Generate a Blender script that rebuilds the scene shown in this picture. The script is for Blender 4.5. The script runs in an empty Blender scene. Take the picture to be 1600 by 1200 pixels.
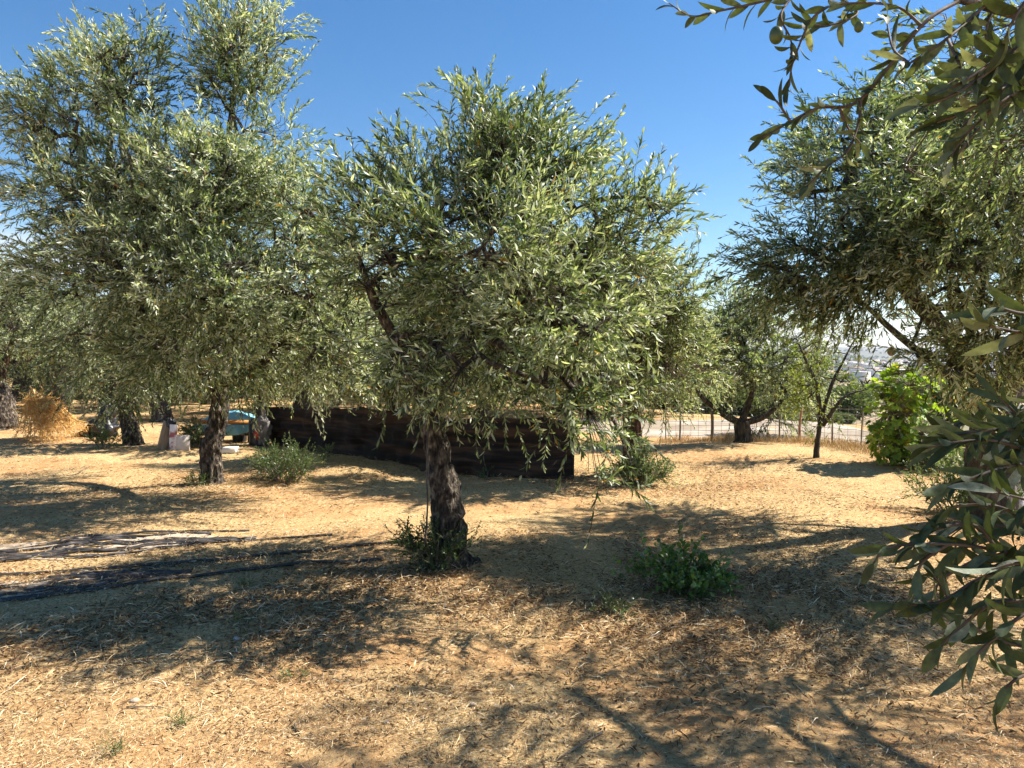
import bpy, math, random
import numpy as np
from mathutils import Vector, Matrix, Euler

# ------------------------------------------------------------------ scene, camera, light
S = bpy.context.scene
C = S.collection
rng = np.random.default_rng(7)
random.seed(7)
R = math.radians

CAMH = 1.65
F = 1170.0                       # focal length in pixels of the 1600 px wide photograph
HOR = 545.0
PITCH = math.atan((600-HOR)/F)
cam_d = bpy.data.cameras.new('camera')
cam = bpy.data.objects.new('camera', cam_d); C.objects.link(cam)
cam.location = (0, 0, CAMH)
cam.rotation_euler = (R(90)-PITCH, 0, 0)
cam_d.sensor_width = 36; cam_d.lens = 36*F/1600
cam_d.clip_start = 0.05; cam_d.clip_end = 30000
S.camera = cam

SUN_AZ = math.atan2(0.95, 0.27)  # measured from +Y towards +X
SUN_EL = R(46)
sd = Vector((math.sin(SUN_AZ)*math.cos(SUN_EL), math.cos(SUN_AZ)*math.cos(SUN_EL), math.sin(SUN_EL)))
w = bpy.data.worlds.new('World'); S.world = w; w.use_nodes = True
nt = w.node_tree; nt.nodes.clear()
sky = nt.nodes.new('ShaderNodeTexSky'); sky.sky_type = 'NISHITA'; sky.sun_disc = False
sky.sun_elevation = SUN_EL; sky.sun_rotation = SUN_AZ
sky.air_density = 1.0; sky.dust_density = 0.05; sky.ozone_density = 3.0; sky.altitude = 100
bg = nt.nodes.new('ShaderNodeBackground'); bg.inputs[1].default_value = 0.067
out = nt.nodes.new('ShaderNodeOutputWorld')
# a few small white clouds low over the horizon
tc = nt.nodes.new('ShaderNodeTexCoord'); sep = nt.nodes.new('ShaderNodeSeparateXYZ')
nt.links.new(tc.outputs['Generated'], sep.inputs[0])
mp = nt.nodes.new('ShaderNodeMapping'); mp.inputs['Scale'].default_value = (3.5, 3.5, 11)
nt.links.new(tc.outputs['Generated'], mp.inputs[0])
cn = nt.nodes.new('ShaderNodeTexNoise'); cn.inputs['Scale'].default_value = 2.2; cn.inputs['Detail'].default_value = 8
nt.links.new(mp.outputs[0], cn.inputs[0])
cr = nt.nodes.new('ShaderNodeMapRange'); cr.inputs[1].default_value = .36; cr.inputs[2].default_value = .6
nt.links.new(cn.outputs[0], cr.inputs[0])
zr = nt.nodes.new('ShaderNodeMapRange'); zr.inputs[1].default_value = .16; zr.inputs[2].default_value = .09
nt.links.new(sep.outputs[2], zr.inputs[0])
xr = nt.nodes.new('ShaderNodeMapRange'); xr.inputs[1].default_value = -.35; xr.inputs[2].default_value = -.5
nt.links.new(sep.outputs[0], xr.inputs[0])
m1 = nt.nodes.new('ShaderNodeMath'); m1.operation = 'MULTIPLY'; m2 = nt.nodes.new('ShaderNodeMath'); m2.operation = 'MULTIPLY'
nt.links.new(cr.outputs[0], m1.inputs[0]); nt.links.new(zr.outputs[0], m1.inputs[1])
nt.links.new(m1.outputs[0], m2.inputs[0]); nt.links.new(xr.outputs[0], m2.inputs[1])
mx = nt.nodes.new('ShaderNodeMix'); mx.data_type = 'RGBA'
nt.links.new(m2.outputs[0], mx.inputs[0]); hs_ = nt.nodes.new('ShaderNodeHueSaturation'); hs_.inputs['Saturation'].default_value = 1.28; nt.links.new(sky.outputs[0], hs_.inputs['Color']); nt.links.new(hs_.outputs[0], mx.inputs[6]); mx.inputs[7].default_value = (7.5, 7.6, 7.9, 1)
nt.links.new(mx.outputs[2], bg.inputs[0]); nt.links.new(bg.outputs[0], out.inputs[0])
sun_d = bpy.data.lights.new('sun', 'SUN'); sun_d.energy = 5.0; sun_d.angle = R(0.53); sun_d.color = (1, .94, .84)
sun = bpy.data.objects.new('sun', sun_d); C.objects.link(sun)
sun.rotation_euler = (-sd).to_track_quat('-Z', 'Y').to_euler(); sun.location = (20, 20, 40)
S.render.engine = 'CYCLES'
S.view_settings.view_transform = 'Standard'; S.view_settings.look = 'None'
S.view_settings.exposure = 1.3; S.view_settings.gamma = 1
try:
    S.cycles.max_bounces = 8; S.cycles.diffuse_bounces = 2; S.cycles.transmission_bounces = 4; S.cycles.glossy_bounces = 2
except Exception: pass

# ------------------------------------------------------------------ pixels to points
cp, sp = math.cos(PITCH), math.sin(PITCH)
def ray(px, py):
    a = (px-800)/F; b = (600-py)/F
    return (a, cp+b*sp, -sp+b*cp)
def U(px, py, Y):
    r = ray(px, py); k = Y/r[1]
    return np.array([r[0]*k, Y, CAMH+r[2]*k])
def G(px, py):
    r = ray(px, py); k = -CAMH/r[2]
    return np.array([r[0]*k, r[1]*k, 0.0])

# ------------------------------------------------------------------ noise
def _h(ix, iy, iz):
    n = (ix*374761393 + iy*668265263 + iz*1274126177) & 0xffffffff
    n = ((n ^ (n >> 13))*1103515245) & 0xffffffff
    n = ((n ^ (n >> 16))*2654435761) & 0xffffffff
    return (n >> 8) / float(1 << 24)
def vnoise(P):
    P = np.asarray(P, float); I = np.floor(P).astype(np.int64); f = P-I; f = f*f*(3-2*f)
    r = 0
    for a in (0, 1):
        for b in (0, 1):
            for c in (0, 1):
                wgt = (f[..., 0] if a else 1-f[..., 0])*(f[..., 1] if b else 1-f[..., 1])*(f[..., 2] if c else 1-f[..., 2])
                r = r + wgt*_h(I[..., 0]+a, I[..., 1]+b, I[..., 2]+c)
    return r*2-1
def fbm(P, o=4):
    s = 0; a = 1; P = np.asarray(P, float)
    for i in range(o):
        s = s+a*vnoise(P*(2**i)+17.3*i); a *= .5
    return s

def sstep(a, b, x):
    t = np.clip((x-a)/(b-a), 0, 1); return t*t*(3-2*t)

def gz(x, y):
    """height of the ground"""
    x = np.asarray(x, float); y = np.asarray(y, float)
    z2 = np.zeros_like(x)
    P = np.stack([x, y, z2], -1)
    near = .035*vnoise(P*.9)+.014*vnoise(P*3.1+5)+.006*vnoise(P*9+2)
    near = near*np.clip(1.2-np.hypot(x, y)/60, 0, 1)
    q = .52*(x-2.9)+.85*(y-13.1)
    q3 = .80*(x-2.9)+.60*(y-13.1)
    m = np.minimum(q, q3)-4.2
    m = np.clip(m, 0, None)
    drop = -.085*np.minimum(m, 110)-.07*np.clip(m-110, 0, 420)
    drop = drop*sstep(0, 3, m)
    r = np.hypot(x, y)
    far = sstep(2300, 5200, r)*(30+26*vnoise(P/900.)+10*vnoise(P/300.))
    roll = sstep(60, 400, m)*(5*vnoise(P/170.)+1.5*vnoise(P/40.))
    mound = .10*np.exp(-(((x-4.4)/2.2)**2+((y-11.6)/1.6)**2))
    return near+drop+far+roll+mound
def gzf(x, y): return float(gz(np.array([x]), np.array([y]))[0])
def GG(px, py):
    p = G(px, py); p[2] = gzf(p[0], p[1]); return p

# ------------------------------------------------------------------ mesh plumbing
def link(o, parent=None):
    C.objects.link(o)
    if parent is not None: o.parent = parent
    return o
def mesh_obj(name, V, polys, mats, parent=None, midx=None, tone=None, smooth=False):
    """polys: list of int arrays (n,k); midx: per face or None; tone: per face"""
    V = np.asarray(V, np.float32)
    me = bpy.data.meshes.new(name)
    me.vertices.add(len(V)); me.vertices.foreach_set('co', V.ravel())
    li = []; ls = []; off = 0
    for a in polys:
        a = np.asarray(a, np.int32)
        if len(a) == 0: continue
        k = a.shape[1]; li.append(a.ravel()); ls.append(off+np.arange(len(a))*k); off += a.size
    li = np.concatenate(li); ls = np.concatenate(ls).astype(np.int32)
    me.loops.add(len(li)); me.loops.foreach_set('vertex_index', li)
    me.polygons.add(len(ls)); me.polygons.foreach_set('loop_start', ls)
    if midx is not None: me.polygons.foreach_set('material_index', np.asarray(midx, np.int32))
    if smooth: me.polygons.foreach_set('use_smooth', np.ones(len(ls), bool))
    me.update(calc_edges=True)
    if tone is not None:
        at = me.attributes.new('tone', 'FLOAT', 'FACE'); at.data.foreach_set('value', np.asarray(tone, np.float32))
    for m in (mats if isinstance(mats, (list, tuple)) else [mats]): me.materials.append(m)
    me.validate(verbose=False)
    return link(bpy.data.objects.new(name, me), parent)
def tag(o, label=None, cat=None, group=None, kind=None):
    if label: o['label'] = label
    if cat: o['category'] = cat
    if group: o['group'] = group
    if kind: o['kind'] = kind
    return o
def empty(name, loc, rz=0):
    o = bpy.data.objects.new(name, None); o.location = [float(v) for v in loc]; o.rotation_euler = (0, 0, rz); o.empty_display_size = .1
    return link(o)
def unit(v):
    v = np.asarray(v, float); return v/np.maximum(np.linalg.norm(v, axis=-1, keepdims=True), 1e-9)

class MB:
    def __init__(s): s.V = []; s.q = []; s.t = []; s.n = 0; s.qt = []; s.tt = []
    def add(s, V, Q=None, T=None):
        V = np.asarray(V, float); s.V.append(V)
        if Q is not None and len(Q): s.q.append(np.asarray(Q)+s.n)
        if T is not None and len(T): s.t.append(np.asarray(T)+s.n)
        s.n += len(V)
    def box(s, c, size, rot=None):
        x, y, z = [v/2 for v in size]
        V = np.array([(-x,-y,-z),(x,-y,-z),(x,y,-z),(-x,y,-z),(-x,-y,z),(x,-y,z),(x,y,z),(-x,y,z)])
        if rot is not None: V = V @ np.array(Euler(rot).to_matrix()).T
        s.add(V+np.asarray(c, float), [(0,3,2,1),(4,5,6,7),(0,1,5,4),(1,2,6,5),(2,3,7,6),(3,0,4,7)])
    def segs(s, P0, P1, r0, r1, k=4):
        P0 = np.asarray(P0, float); P1 = np.asarray(P1, float); n = len(P0)
        if n == 0: return
        r0 = np.broadcast_to(np.asarray(r0, float), (n,)); r1 = np.broadcast_to(np.asarray(r1, float), (n,))
        d = unit(P1-P0); ref = np.where(np.abs(d[:, 2:3]) < .9, np.array([[0, 0, 1.]]), np.array([[1., 0, 0]]))
        a = unit(np.cross(d, ref)); b = np.cross(d, a)
        an = np.arange(k)*2*math.pi/k
        ring = np.cos(an)[None, :, None]*a[:, None]+np.sin(an)[None, :, None]*b[:, None]
        A = P0[:, None]+ring*r0[:, None, None]; B = P1[:, None]+ring*r1[:, None, None]
        V = np.concatenate([A, B], 1).reshape(-1, 3)
        base = (np.arange(n)*2*k)[:, None, None]; i = np.arange(k); j = (i+1) % k
        Q = np.stack([i, j, j+k, i+k], -1)[None]+base
        s.add(V, Q.reshape(-1, 4))
    def sweep(s, pts, rad, k=8, sub=6, amp=0., freq=6., seed=0, cap=True, ridge=0.):
        pts, rad = resample(pts, rad, sub)
        n = len(pts); d = np.gradient(pts, axis=0); d = unit(d)
        ref = np.array([0.31, .95, .1]) if abs(d[0][2]) > .5 else np.array([.0, .0, 1.])
        a = unit(np.cross(d, ref)); b = np.cross(d, a)
        an = np.arange(k)*2*math.pi/k
        ring = np.cos(an)[None, :, None]*a[:, None]+np.sin(an)[None, :, None]*b[:, None]
        V = pts[:, None]+ring*rad[:, None, None]
        if amp > 0:
            Pn = V*freq*np.array([1, 1, .45])+seed*7.7
            nn = fbm(Pn, 4)
            rr = 0
            if ridge > 0:
                Pr = V*freq*4.2*np.array([1, 1, .28])+seed*3.1
                rr = ridge*(1-2*np.abs(vnoise(Pr)))+ridge*.6*(1-2*np.abs(vnoise(Pr*2.3)))
            V = V+ring*((nn*amp+rr)*rad[:, None])[..., None]
        V = V.reshape(-1, 3)
        i = np.arange(k); j = (i+1) % k
        Q = (np.stack([i, j, j+k, i+k], -1)[None]+(np.arange(n-1)*k)[:, None, None]).reshape(-1, 4)
        if cap:
            V = np.concatenate([V, pts[:1], pts[-1:]]); m = n*k
            T = [(m, j_, i_) for i_, j_ in zip(i, j)]+[(m+1, (n-1)*k+i_, (n-1)*k+j_) for i_, j_ in zip(i, j)]
            s.add(V, Q, T)
        else: s.add(V, Q)
        return pts, rad
    def build(s, name, mat, parent=None, smooth=False, tone=None):
        polys = []
        if s.q: polys.append(np.concatenate(s.q))
        if s.t: polys.append(np.concatenate(s.t))
        return mesh_obj(name, np.concatenate(s.V), polys, mat, parent, smooth=smooth, tone=tone)

def resample(pts, rad, sub):
    P = np.asarray(pts, float); r = np.broadcast_to(np.asarray(rad, float), (len(P),)).copy()
    if len(P) < 3 and sub <= 1: return P, r
    Q = np.vstack([2*P[0]-P[1], P, 2*P[-1]-P[-2]]); o = []; ro = []
    for i in range(len(P)-1):
        p0, p1, p2, p3 = Q[i:i+4]
        for t in np.arange(sub)/sub:
            o.append(.5*((2*p1)+(-p0+p2)*t+(2*p0-5*p1+4*p2-p3)*t*t+(-p0+3*p1-3*p2+p3)*t**3)); ro.append(r[i]*(1-t)+r[i+1]*t)
    o.append(P[-1]); ro.append(r[-1])
    return np.array(o), np.array(ro)

# ------------------------------------------------------------------ materials
def newmat(name):
    m = bpy.data.materials.new(name); m.use_nodes = True
    n = m.node_tree.nodes; b = n['Principled BSDF']; return m, n, m.node_tree.links, b
def ramp(n, stops):
    r = n.new('ShaderNodeValToRGB'); e = r.color_ramp.elements
    while len(e) < len(stops): e.new(.5)
    for i, (p, c) in enumerate(stops): e[i].position = p; e[i].color = (*c, 1)
    return r
def leafmat(name, stops, trans=.3, rough=.42, tint=(1.5, 1.35, .5), spec=.5, mottle=0):
    m, n, l, b = newmat(name)
    at = n.new('ShaderNodeAttribute'); at.attribute_name = 'tone'
    r = ramp(n, stops); r.color_ramp.interpolation = 'LINEAR'
    l.new(at.outputs['Fac'], r.inputs[0])
    if mottle:
        tc = n.new('ShaderNodeTexCoord'); no = n.new('ShaderNodeTexNoise'); no.inputs['Scale'].default_value = mottle; no.inputs['Detail'].default_value = 6; l.new(tc.outputs['Object'], no.inputs[0])
        rr_ = ramp(n, [(.25, (.45, .42, .30)), (.42, (.85, .85, .8)), (.6, (1.1, 1.1, 1.05)), (.75, (1.7, 1.6, 1.5))]); l.new(no.outputs[0], rr_.inputs[0])
        mm = n.new('ShaderNodeMix'); mm.data_type = 'RGBA'; mm.blend_type = 'MULTIPLY'; mm.inputs[0].default_value = 1; l.new(r.outputs[0], mm.inputs[6]); l.new(rr_.outputs[0], mm.inputs[7]); r = mm
        bp = n.new('ShaderNodeBump'); bp.inputs['Strength'].default_value = .5; bp.inputs['Distance'].default_value = .002; l.new(no.outputs[0], bp.inputs['Height']); l.new(bp.outputs[0], b.inputs['Normal'])
    cout = r.outputs[2] if mottle else r.outputs[0]
    l.new(cout, b.inputs['Base Color'])
    b.inputs['Roughness'].default_value = rough; b.inputs['Specular IOR Level'].default_value = spec
    t = n.new('ShaderNodeBsdfTranslucent'); mul = n.new('ShaderNodeMix'); mul.data_type = 'RGBA'; mul.blend_type = 'MULTIPLY'
    mul.inputs[0].default_value = 1; l.new(cout, mul.inputs[6]); mul.inputs[7].default_value = (*tint, 1)
    l.new(mul.outputs[2], t.inputs[0])
    mix = n.new('ShaderNodeMixShader'); mix.inputs[0].default_value = trans
    l.new(b.outputs[0], mix.inputs[1]); l.new(t.outputs[0], mix.inputs[2]); l.new(mix.outputs[0], n['Material Output'].inputs[0])
    return m
def noisemat(name, stops, scale=8, rough=.85, bump=.4, bscale=None, stretch=(1, 1, 1), detail=8, coord='Object', dist=.02, metallic=0):
    m, n, l, b = newmat(name)
    tc = n.new('ShaderNodeTexCoord'); mp = n.new('ShaderNodeMapping'); mp.inputs['Scale'].default_value = stretch
    l.new(tc.outputs[coord], mp.inputs[0])
    no = n.new('ShaderNodeTexNoise'); no.inputs['Scale'].default_value = scale; no.inputs['Detail'].default_value = detail
    l.new(mp.outputs[0], no.inputs[0]); r = ramp(n, stops); l.new(no.outputs[0], r.inputs[0]); l.new(r.outputs[0], b.inputs['Base Color'])
    b.inputs['Roughness'].default_value = rough; b.inputs['Metallic'].default_value = metallic
    if bump:
        n2 = n.new('ShaderNodeTexNoise'); n2.inputs['Scale'].default_value = bscale or scale*3; n2.inputs['Detail'].default_value = 6
        l.new(mp.outputs[0], n2.inputs[0]); bp = n.new('ShaderNodeBump'); bp.inputs['Strength'].default_value = bump; bp.inputs['Distance'].default_value = dist
        l.new(n2.outputs[0], bp.inputs['Height']); l.new(bp.outputs[0], b.inputs['Normal'])
    return m

M = {}
M['leaf'] = leafmat('olive_leaf', [(0, (.026, .044, .016)), (.25, (.082, .122, .042)), (.5, (.21, .26, .125)), (.72, (.46, .495, .335)), (.955, (.70, .71, .58)), (.975, (.46, .28, .04)), (1, (.44, .22, .03))], trans=.33, rough=.46, tint=(1.3,1.4,.58), spec=.42)
M['leaf_near'] = leafmat('olive_leaf_near', [(0, (.035, .052, .018)), (.5, (.085, .12, .052)), (.8, (.18, .215, .13)), (1, (.34, .38, .28))], trans=.24, rough=.58, tint=(1.3, 1.2, .5), spec=.35, mottle=90)
M['leaf_far'] = leafmat('olive_leaf_far', [(0, (.07, .10, .032)), (.5, (.18, .215, .12)), (1, (.47, .50, .39))], trans=.38, tint=(1.3, 1.3, .6))
M['leaf_green'] = leafmat('green_leaf', [(0, (.025, .045, .014)), (.5, (.065, .105, .032)), (1, (.17, .23, .09))], trans=.3, rough=.4, tint=(1.4, 1.5, .4))
M['leaf_citrus'] = leafmat('citrus_leaf', [(0, (.045, .10, .022)), (.5, (.11, .21, .045)), (1, (.26, .38, .12))], trans=.22, rough=.42, tint=(1.4, 1.5, .4), mottle=50)
M['leaf_fig'] = leafmat('fig_leaf', [(0, (.06, .12, .015)), (.5, (.20, .30, .04)), (.93, (.38, .47, .08)), (1, (.42, .33, .06))], trans=.42, rough=.5, tint=(1.5, 1.6, .35), mottle=14)
M['leaf_yellow'] = leafmat('young_leaf', [(0, (.10, .16, .03)), (.5, (.20, .27, .05)), (1, (.36, .38, .10))], trans=.42, rough=.5, tint=(1.5, 1.4, .4))
M['dead'] = leafmat('dead_foliage', [(0, (.40, .19, .05)), (.5, (.74, .46, .14)), (1, (.88, .68, .30))], trans=.25, rough=.8, tint=(1.2, .9, .5), spec=.1)
M['straw'] = leafmat('straw', [(0, (.10, .05, .025)), (.2, (.26, .15, .06)), (.45, (.58, .405, .205)), (.8, (.82, .64, .375)), (1, (.92, .80, .60))], trans=.08, rough=.7, tint=(1, .9, .6), spec=.15)
M['bark'] = noisemat('olive_bark', [(.38, (.012, .009, .006)), (.48, (.050, .037, .026)), (.57, (.12, .094, .068)), (.70, (.30, .25, .19))], scale=30, rough=.92, bump=1.0, bscale=44, stretch=(1, 1, .45), dist=.05)
M['bark_red'] = noisemat('reddish_bark', [(.36, (.016, .009, .006)), (.5, (.065, .03, .02)), (.68, (.18, .09, .055))], scale=26, rough=.92, bump=1.0, bscale=34, stretch=(1, 1, .3), dist=.03)
M['bark_dark'] = noisemat('dark_bark', [(.3, (.018, .015, .012)), (.5, (.055, .045, .034)), (.75, (.14, .12, .095))], scale=26, rough=.92, bump=1.0, bscale=34, stretch=(1, 1, .3), dist=.03)
M['twig'] = noisemat('twig_bark', [(.3, (.13, .10, .07)), (.7, (.27, .22, .16))], scale=20, rough=.85, bump=.3)
M['twig_dark'] = noisemat('dark_twig', [(.3, (.07, .045, .03)), (.7, (.14, .10, .07))], scale=40, rough=.8, bump=.3, dist=.002)
M['green_fruit'] = noisemat('green_fruit', [(.3, (.045, .075, .018)), (.7, (.085, .12, .035))], scale=60, rough=.35, bump=.1, dist=.001)
M['netting'] = noisemat('shade_netting', [(.38, (.004, .003, .002)), (.5, (.020, .011, .007)), (.64, (.075, .040, .023))], scale=3.0, rough=.9, bump=.5, bscale=60, stretch=(.35, .35, 4), dist=.01)
M['plastic_black'] = noisemat('black_plastic', [(.3, (.006, .006, .007)), (.75, (.03, .03, .035))], scale=6, rough=.35, bump=.6, bscale=9, dist=.05)
M['hose'] = noisemat('drip_hose', [(.3, (.02, .018, .016)), (.75, (.07, .062, .055))], scale=12, rough=.55, bump=.1)
M['strap'] = noisemat('dark_strap', [(.4, (.02, .018, .017)), (.6, (.07, .062, .058)), (.75, (.22, .19, .17))], scale=7, rough=.7, bump=.3)
M['net_grey'] = noisemat('faded_ground_cloth', [(.30, (.16, .12, .09)), (.42, (.36, .28, .2)), (.6, (.50, .41, .30)), (.75, (.58, .50, .39))], scale=2.6, stretch=(1, 3.5, 1), rough=.8, bump=.5, bscale=70, dist=.006)
M['wood'] = noisemat('weathered_board', [(.3, (.24, .17, .11)), (.7, (.42, .32, .22))], scale=5, rough=.85, bump=.3, stretch=(6, 6, 1))
M['wood_grey'] = noisemat('grey_post_wood', [(.3, (.16, .13, .10)), (.7, (.36, .30, .24))], scale=7, rough=.9, bump=.5, stretch=(5, 5, .6))
M['pale_board'] = noisemat('pale_board', [(.3, (.55, .45, .38)), (.7, (.78, .70, .62))], scale=5, rough=.7, bump=.1)
M['mottle'] = noisemat('peeling_pink_white', [(.42, (.33, .10, .10)), (.5, (.75, .68, .68)), (.7, (.82, .78, .76))], scale=6, rough=.7, bump=.1)
M['track'] = noisemat('pale_dusty_concrete', [(.35, (.22, .16, .105)), (.5, (.33, .265, .19)), (.7, (.47, .43, .37))], scale=.6, rough=.9, bump=.5, bscale=14)
M['white_wall'] = noisemat('whitewashed_wall', [(.3, (.42, .37, .31)), (.5, (.66, .62, .56)), (.75, (.80, .77, .72))], scale=1.3, rough=.9, bump=.5, bscale=14)
M['rust'] = noisemat('orange_rail', [(.3, (.42, .15, .03)), (.7, (.60, .27, .07))], scale=9, rough=.7, bump=.2)
M['blue_tarp'] = noisemat('blue_tarpaulin', [(.3, (.12, .34, .42)), (.7, (.25, .52, .60))], scale=4, rough=.45, bump=.5, bscale=6, dist=.05)
M['red_rag'] = noisemat('red_rag', [(.3, (.30, .04, .03)), (.7, (.52, .10, .07))], scale=9, rough=.9, bump=.3)
M['grey_rag'] = noisemat('grey_sack', [(.3, (.10, .09, .085)), (.7, (.27, .25, .24))], scale=9, rough=.9, bump=.6, dist=.04)
M['wire'] = noisemat('fence_wire', [(.3, (.20, .17, .14)), (.7, (.36, .32, .28))], scale=9, rough=.6, bump=0, metallic=.3)
M['stone'] = noisemat('pale_stone', [(.3, (.30, .24, .19)), (.7, (.62, .54, .45))], scale=14, rough=.9, bump=.4)
M['gravel'] = noisemat('soil_crumb', [(.3, (.20, .12, .07)), (.7, (.45, .33, .22))], scale=14, rough=.95, bump=0)
M['cement'] = noisemat('mottled_cement', [(.35, (.17, .17, .18)), (.65, (.42, .42, .44))], scale=40, rough=.95, bump=.8, bscale=60, dist=.01)
M['house'] = noisemat('white_house_render', [(.3, (.66, .62, .58)), (.7, (.80, .78, .75))], scale=.1, rough=.9, bump=0)
M['roof'] = noisemat('clay_roof', [(.3, (.30, .17, .11)), (.7, (.44, .28, .20))], scale=.4, rough=.9, bump=0)
M['dark_glass'] = noisemat('dark_window', [(.3, (.03, .03, .035)), (.7, (.06, .06, .07))], scale=.4, rough=.4, bump=0)
M['wood_far'] = noisemat('far_woodland', [(.3, (.035, .05, .03)), (.7, (.09, .11, .06))], scale=.05, rough=1, bump=0)

M['dead_stem'] = noisemat('dead_stem', [(.3, (.52, .30, .10)), (.7, (.80, .56, .24))], scale=9, rough=.9, bump=.2)

# ground
def ground_mat():
    m, n, l, b = newmat('dry_orchard_soil')
    tc = n.new('ShaderNodeTexCoord')
    def noise(s, d=8, ro=.6, st=None):
        o = n.new('ShaderNodeTexNoise'); o.inputs['Scale'].default_value = s; o.inputs['Detail'].default_value = d; o.inputs['Roughness'].default_value = ro
        if st:
            mp = n.new('ShaderNodeMapping'); mp.inputs['Scale'].default_value = st; l.new(tc.outputs['Object'], mp.inputs[0]); l.new(mp.outputs[0], o.inputs[0])
        else: l.new(tc.outputs['Object'], o.inputs[0])
        return o
    big = noise(.55, 9, .62); mid = noise(6, 8, .7); fine = noise(55, 6, .8)
    soil = ramp(n, [(.30, (.35, .175, .07)), (.5, (.52, .30, .13)), (.7, (.65, .44, .22))])
    straw = ramp(n, [(.34, (.14, .08, .035)), (.44, (.43, .27, .12)), (.54, (.66, .465, .222)), (.68, (.84, .67, .385))])
    l.new(mid.outputs[0], soil.inputs[0]); l.new(fine.outputs[0], straw.inputs[0])
    msk = n.new('ShaderNodeMapRange'); msk.inputs[1].default_value = .40; msk.inputs[2].default_value = .56
    l.new(big.outputs[0], msk.inputs[0])
    mx = n.new('ShaderNodeMix'); mx.data_type = 'RGBA'
    l.new(msk.outputs[0], mx.inputs[0]); l.new(soil.outputs[0], mx.inputs[6]); l.new(straw.outputs[0], mx.inputs[7])
    # dark crumbs
    cr = noise(120, 3, .7); crm = n.new('ShaderNodeMapRange'); crm.inputs[1].default_value = .60; crm.inputs[2].default_value = .68
    l.new(cr.outputs[0], crm.inputs[0]); mx2 = n.new('ShaderNodeMix'); mx2.data_type = 'RGBA'; l.new(crm.outputs[0], mx2.inputs[0])
    l.new(mx.outputs[2], mx2.inputs[6]); mx2.inputs[7].default_value = (.17, .095, .05, 1)
    l.new(mx2.outputs[2], b.inputs['Base Color']); b.inputs['Roughness'].default_value = .95; b.inputs['Specular IOR Level'].default_value = .15
    bp = n.new('ShaderNodeBump'); bp.inputs['Strength'].default_value = .8; bp.inputs['Distance'].default_value = .02; l.new(fine.outputs[0], bp.inputs['Height'])
    bp2 = n.new('ShaderNodeBump'); bp2.inputs['Strength'].default_value = .7; bp2.inputs['Distance'].default_value = .06; l.new(mid.outputs[0], bp2.inputs['Height'])
    l.new(bp2.outputs[0], bp.inputs['Normal']); l.new(bp.outputs[0], b.inputs['Normal'])
    return m
M['ground'] = ground_mat()
M['valley'] = noisemat('valley_fields', [(.32, (.05, .065, .035)), (.46, (.12, .12, .06)), (.54, (.30, .20, .11)), (.7, (.42, .31, .19))], scale=.022, rough=1, bump=0, detail=10)
M['hills'] = noisemat('far_hillside', [(.35, (.06, .075, .05)), (.65, (.16, .15, .10))], scale=.004, rough=1, bump=0, detail=10)

# ------------------------------------------------------------------ ground and far country
def sgrid(n, a, lim):
    u = np.linspace(-1, 1, n); k = math.asinh(lim/a); return a*np.sinh(u*k)
gx = sgrid(430, 1.6, 9000.); gy = sgrid(430, 1.6, 9000.)+4.0
X, Y = np.meshgrid(gx, gy); Zg = gz(X, Y)
n0 = len(gx); V = np.stack([X, Y, Zg], -1).reshape(-1, 3)
i, j = np.meshgrid(np.arange(n0-1), np.arange(n0-1)); a = (j*n0+i).ravel()
Q = np.stack([a, a+1, a+1+n0, a+n0], -1)
cx = V[Q].mean(1); qv = np.minimum(.52*(cx[:, 0]-2.9)+.85*(cx[:, 1]-13.1), .8*(cx[:, 0]-2.9)+.6*(cx[:, 1]-13.1))
rr = np.hypot(cx[:, 0], cx[:, 1])
mi = np.where(rr > 2400, 2, np.where((qv > 5.2) | (rr > 90), 1, 0))
tag(mesh_obj('ground', V, [Q], [M['ground'], M['valley'], M['hills']], midx=mi, smooth=True), kind='structure')

# ------------------------------------------------------------------ leaves
def leaves(P, D, N, L, W, detail=1, curl=.12):
    """P base, D direction, N approximate normal, L length, W full width -> V, quads, tris, faces per leaf"""
    n = len(P); D = unit(D); B = unit(np.cross(D, N)); N = np.cross(B, D)
    L = L[:, None]; W = W[:, None]/2
    if detail == 0:
        c = curl*L
        V = np.stack([P, P+D*L*.5+B*W+N*c*.4, P+D*L-N*c*.3, P+D*L*.5-B*W+N*c*.4], 1).reshape(-1, 3)
        return V, (np.arange(n)*4)[:, None]+np.array([[0, 1, 2, 3]]), None, 1, 0
    if detail == 1:
        c = curl*L
        m1 = P+D*L*.30+N*c*.5; m2 = P+D*L*.68+N*c*.45; tip = P+D*L-N*c*.3
        V = np.stack([P, m1+B*W*.9, m1-B*W*.9, m2+B*W*.85, m2-B*W*.85, tip], 1).reshape(-1, 3)
        o = (np.arange(n)*6)[:, None]
        return V, o+np.array([[1, 3, 4, 2]]), np.stack([o[:, 0]+0, o[:, 0]+1, o[:, 0]+2], -1), 1, 1, np.stack([o[:, 0]+3, o[:, 0]+5, o[:, 0]+4], -1)
    # detailed: keeled blade with 6 stations
    ts = np.array([0, .12, .3, .5, .7, .87, 1.0]); ws = np.array([.04, .5, .9, 1.0, .85, .5, .02])
    c = curl*L; ST = []
    for t, wv in zip(ts, ws):
        mid = P+D*L*t+N*c*(4*t*(1-t)*.55-t*.25)
        ST += [mid+B*W*wv+N*W*wv*.28, mid, mid-B*W*wv+N*W*wv*.28]
    V = np.stack(ST, 1).reshape(-1, 3); o = (np.arange(n)*len(ST))[:, None, None]
    q = []
    for k in range(len(ts)-1):
        q += [[3*k, 3*k+3, 3*k+4, 3*k+1], [3*k+1, 3*k+4, 3*k+5, 3*k+2]]
    q = np.array(q)[None]+o
    return V, q.reshape(-1, 4), None, len(ts)*2-2, 0

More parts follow.
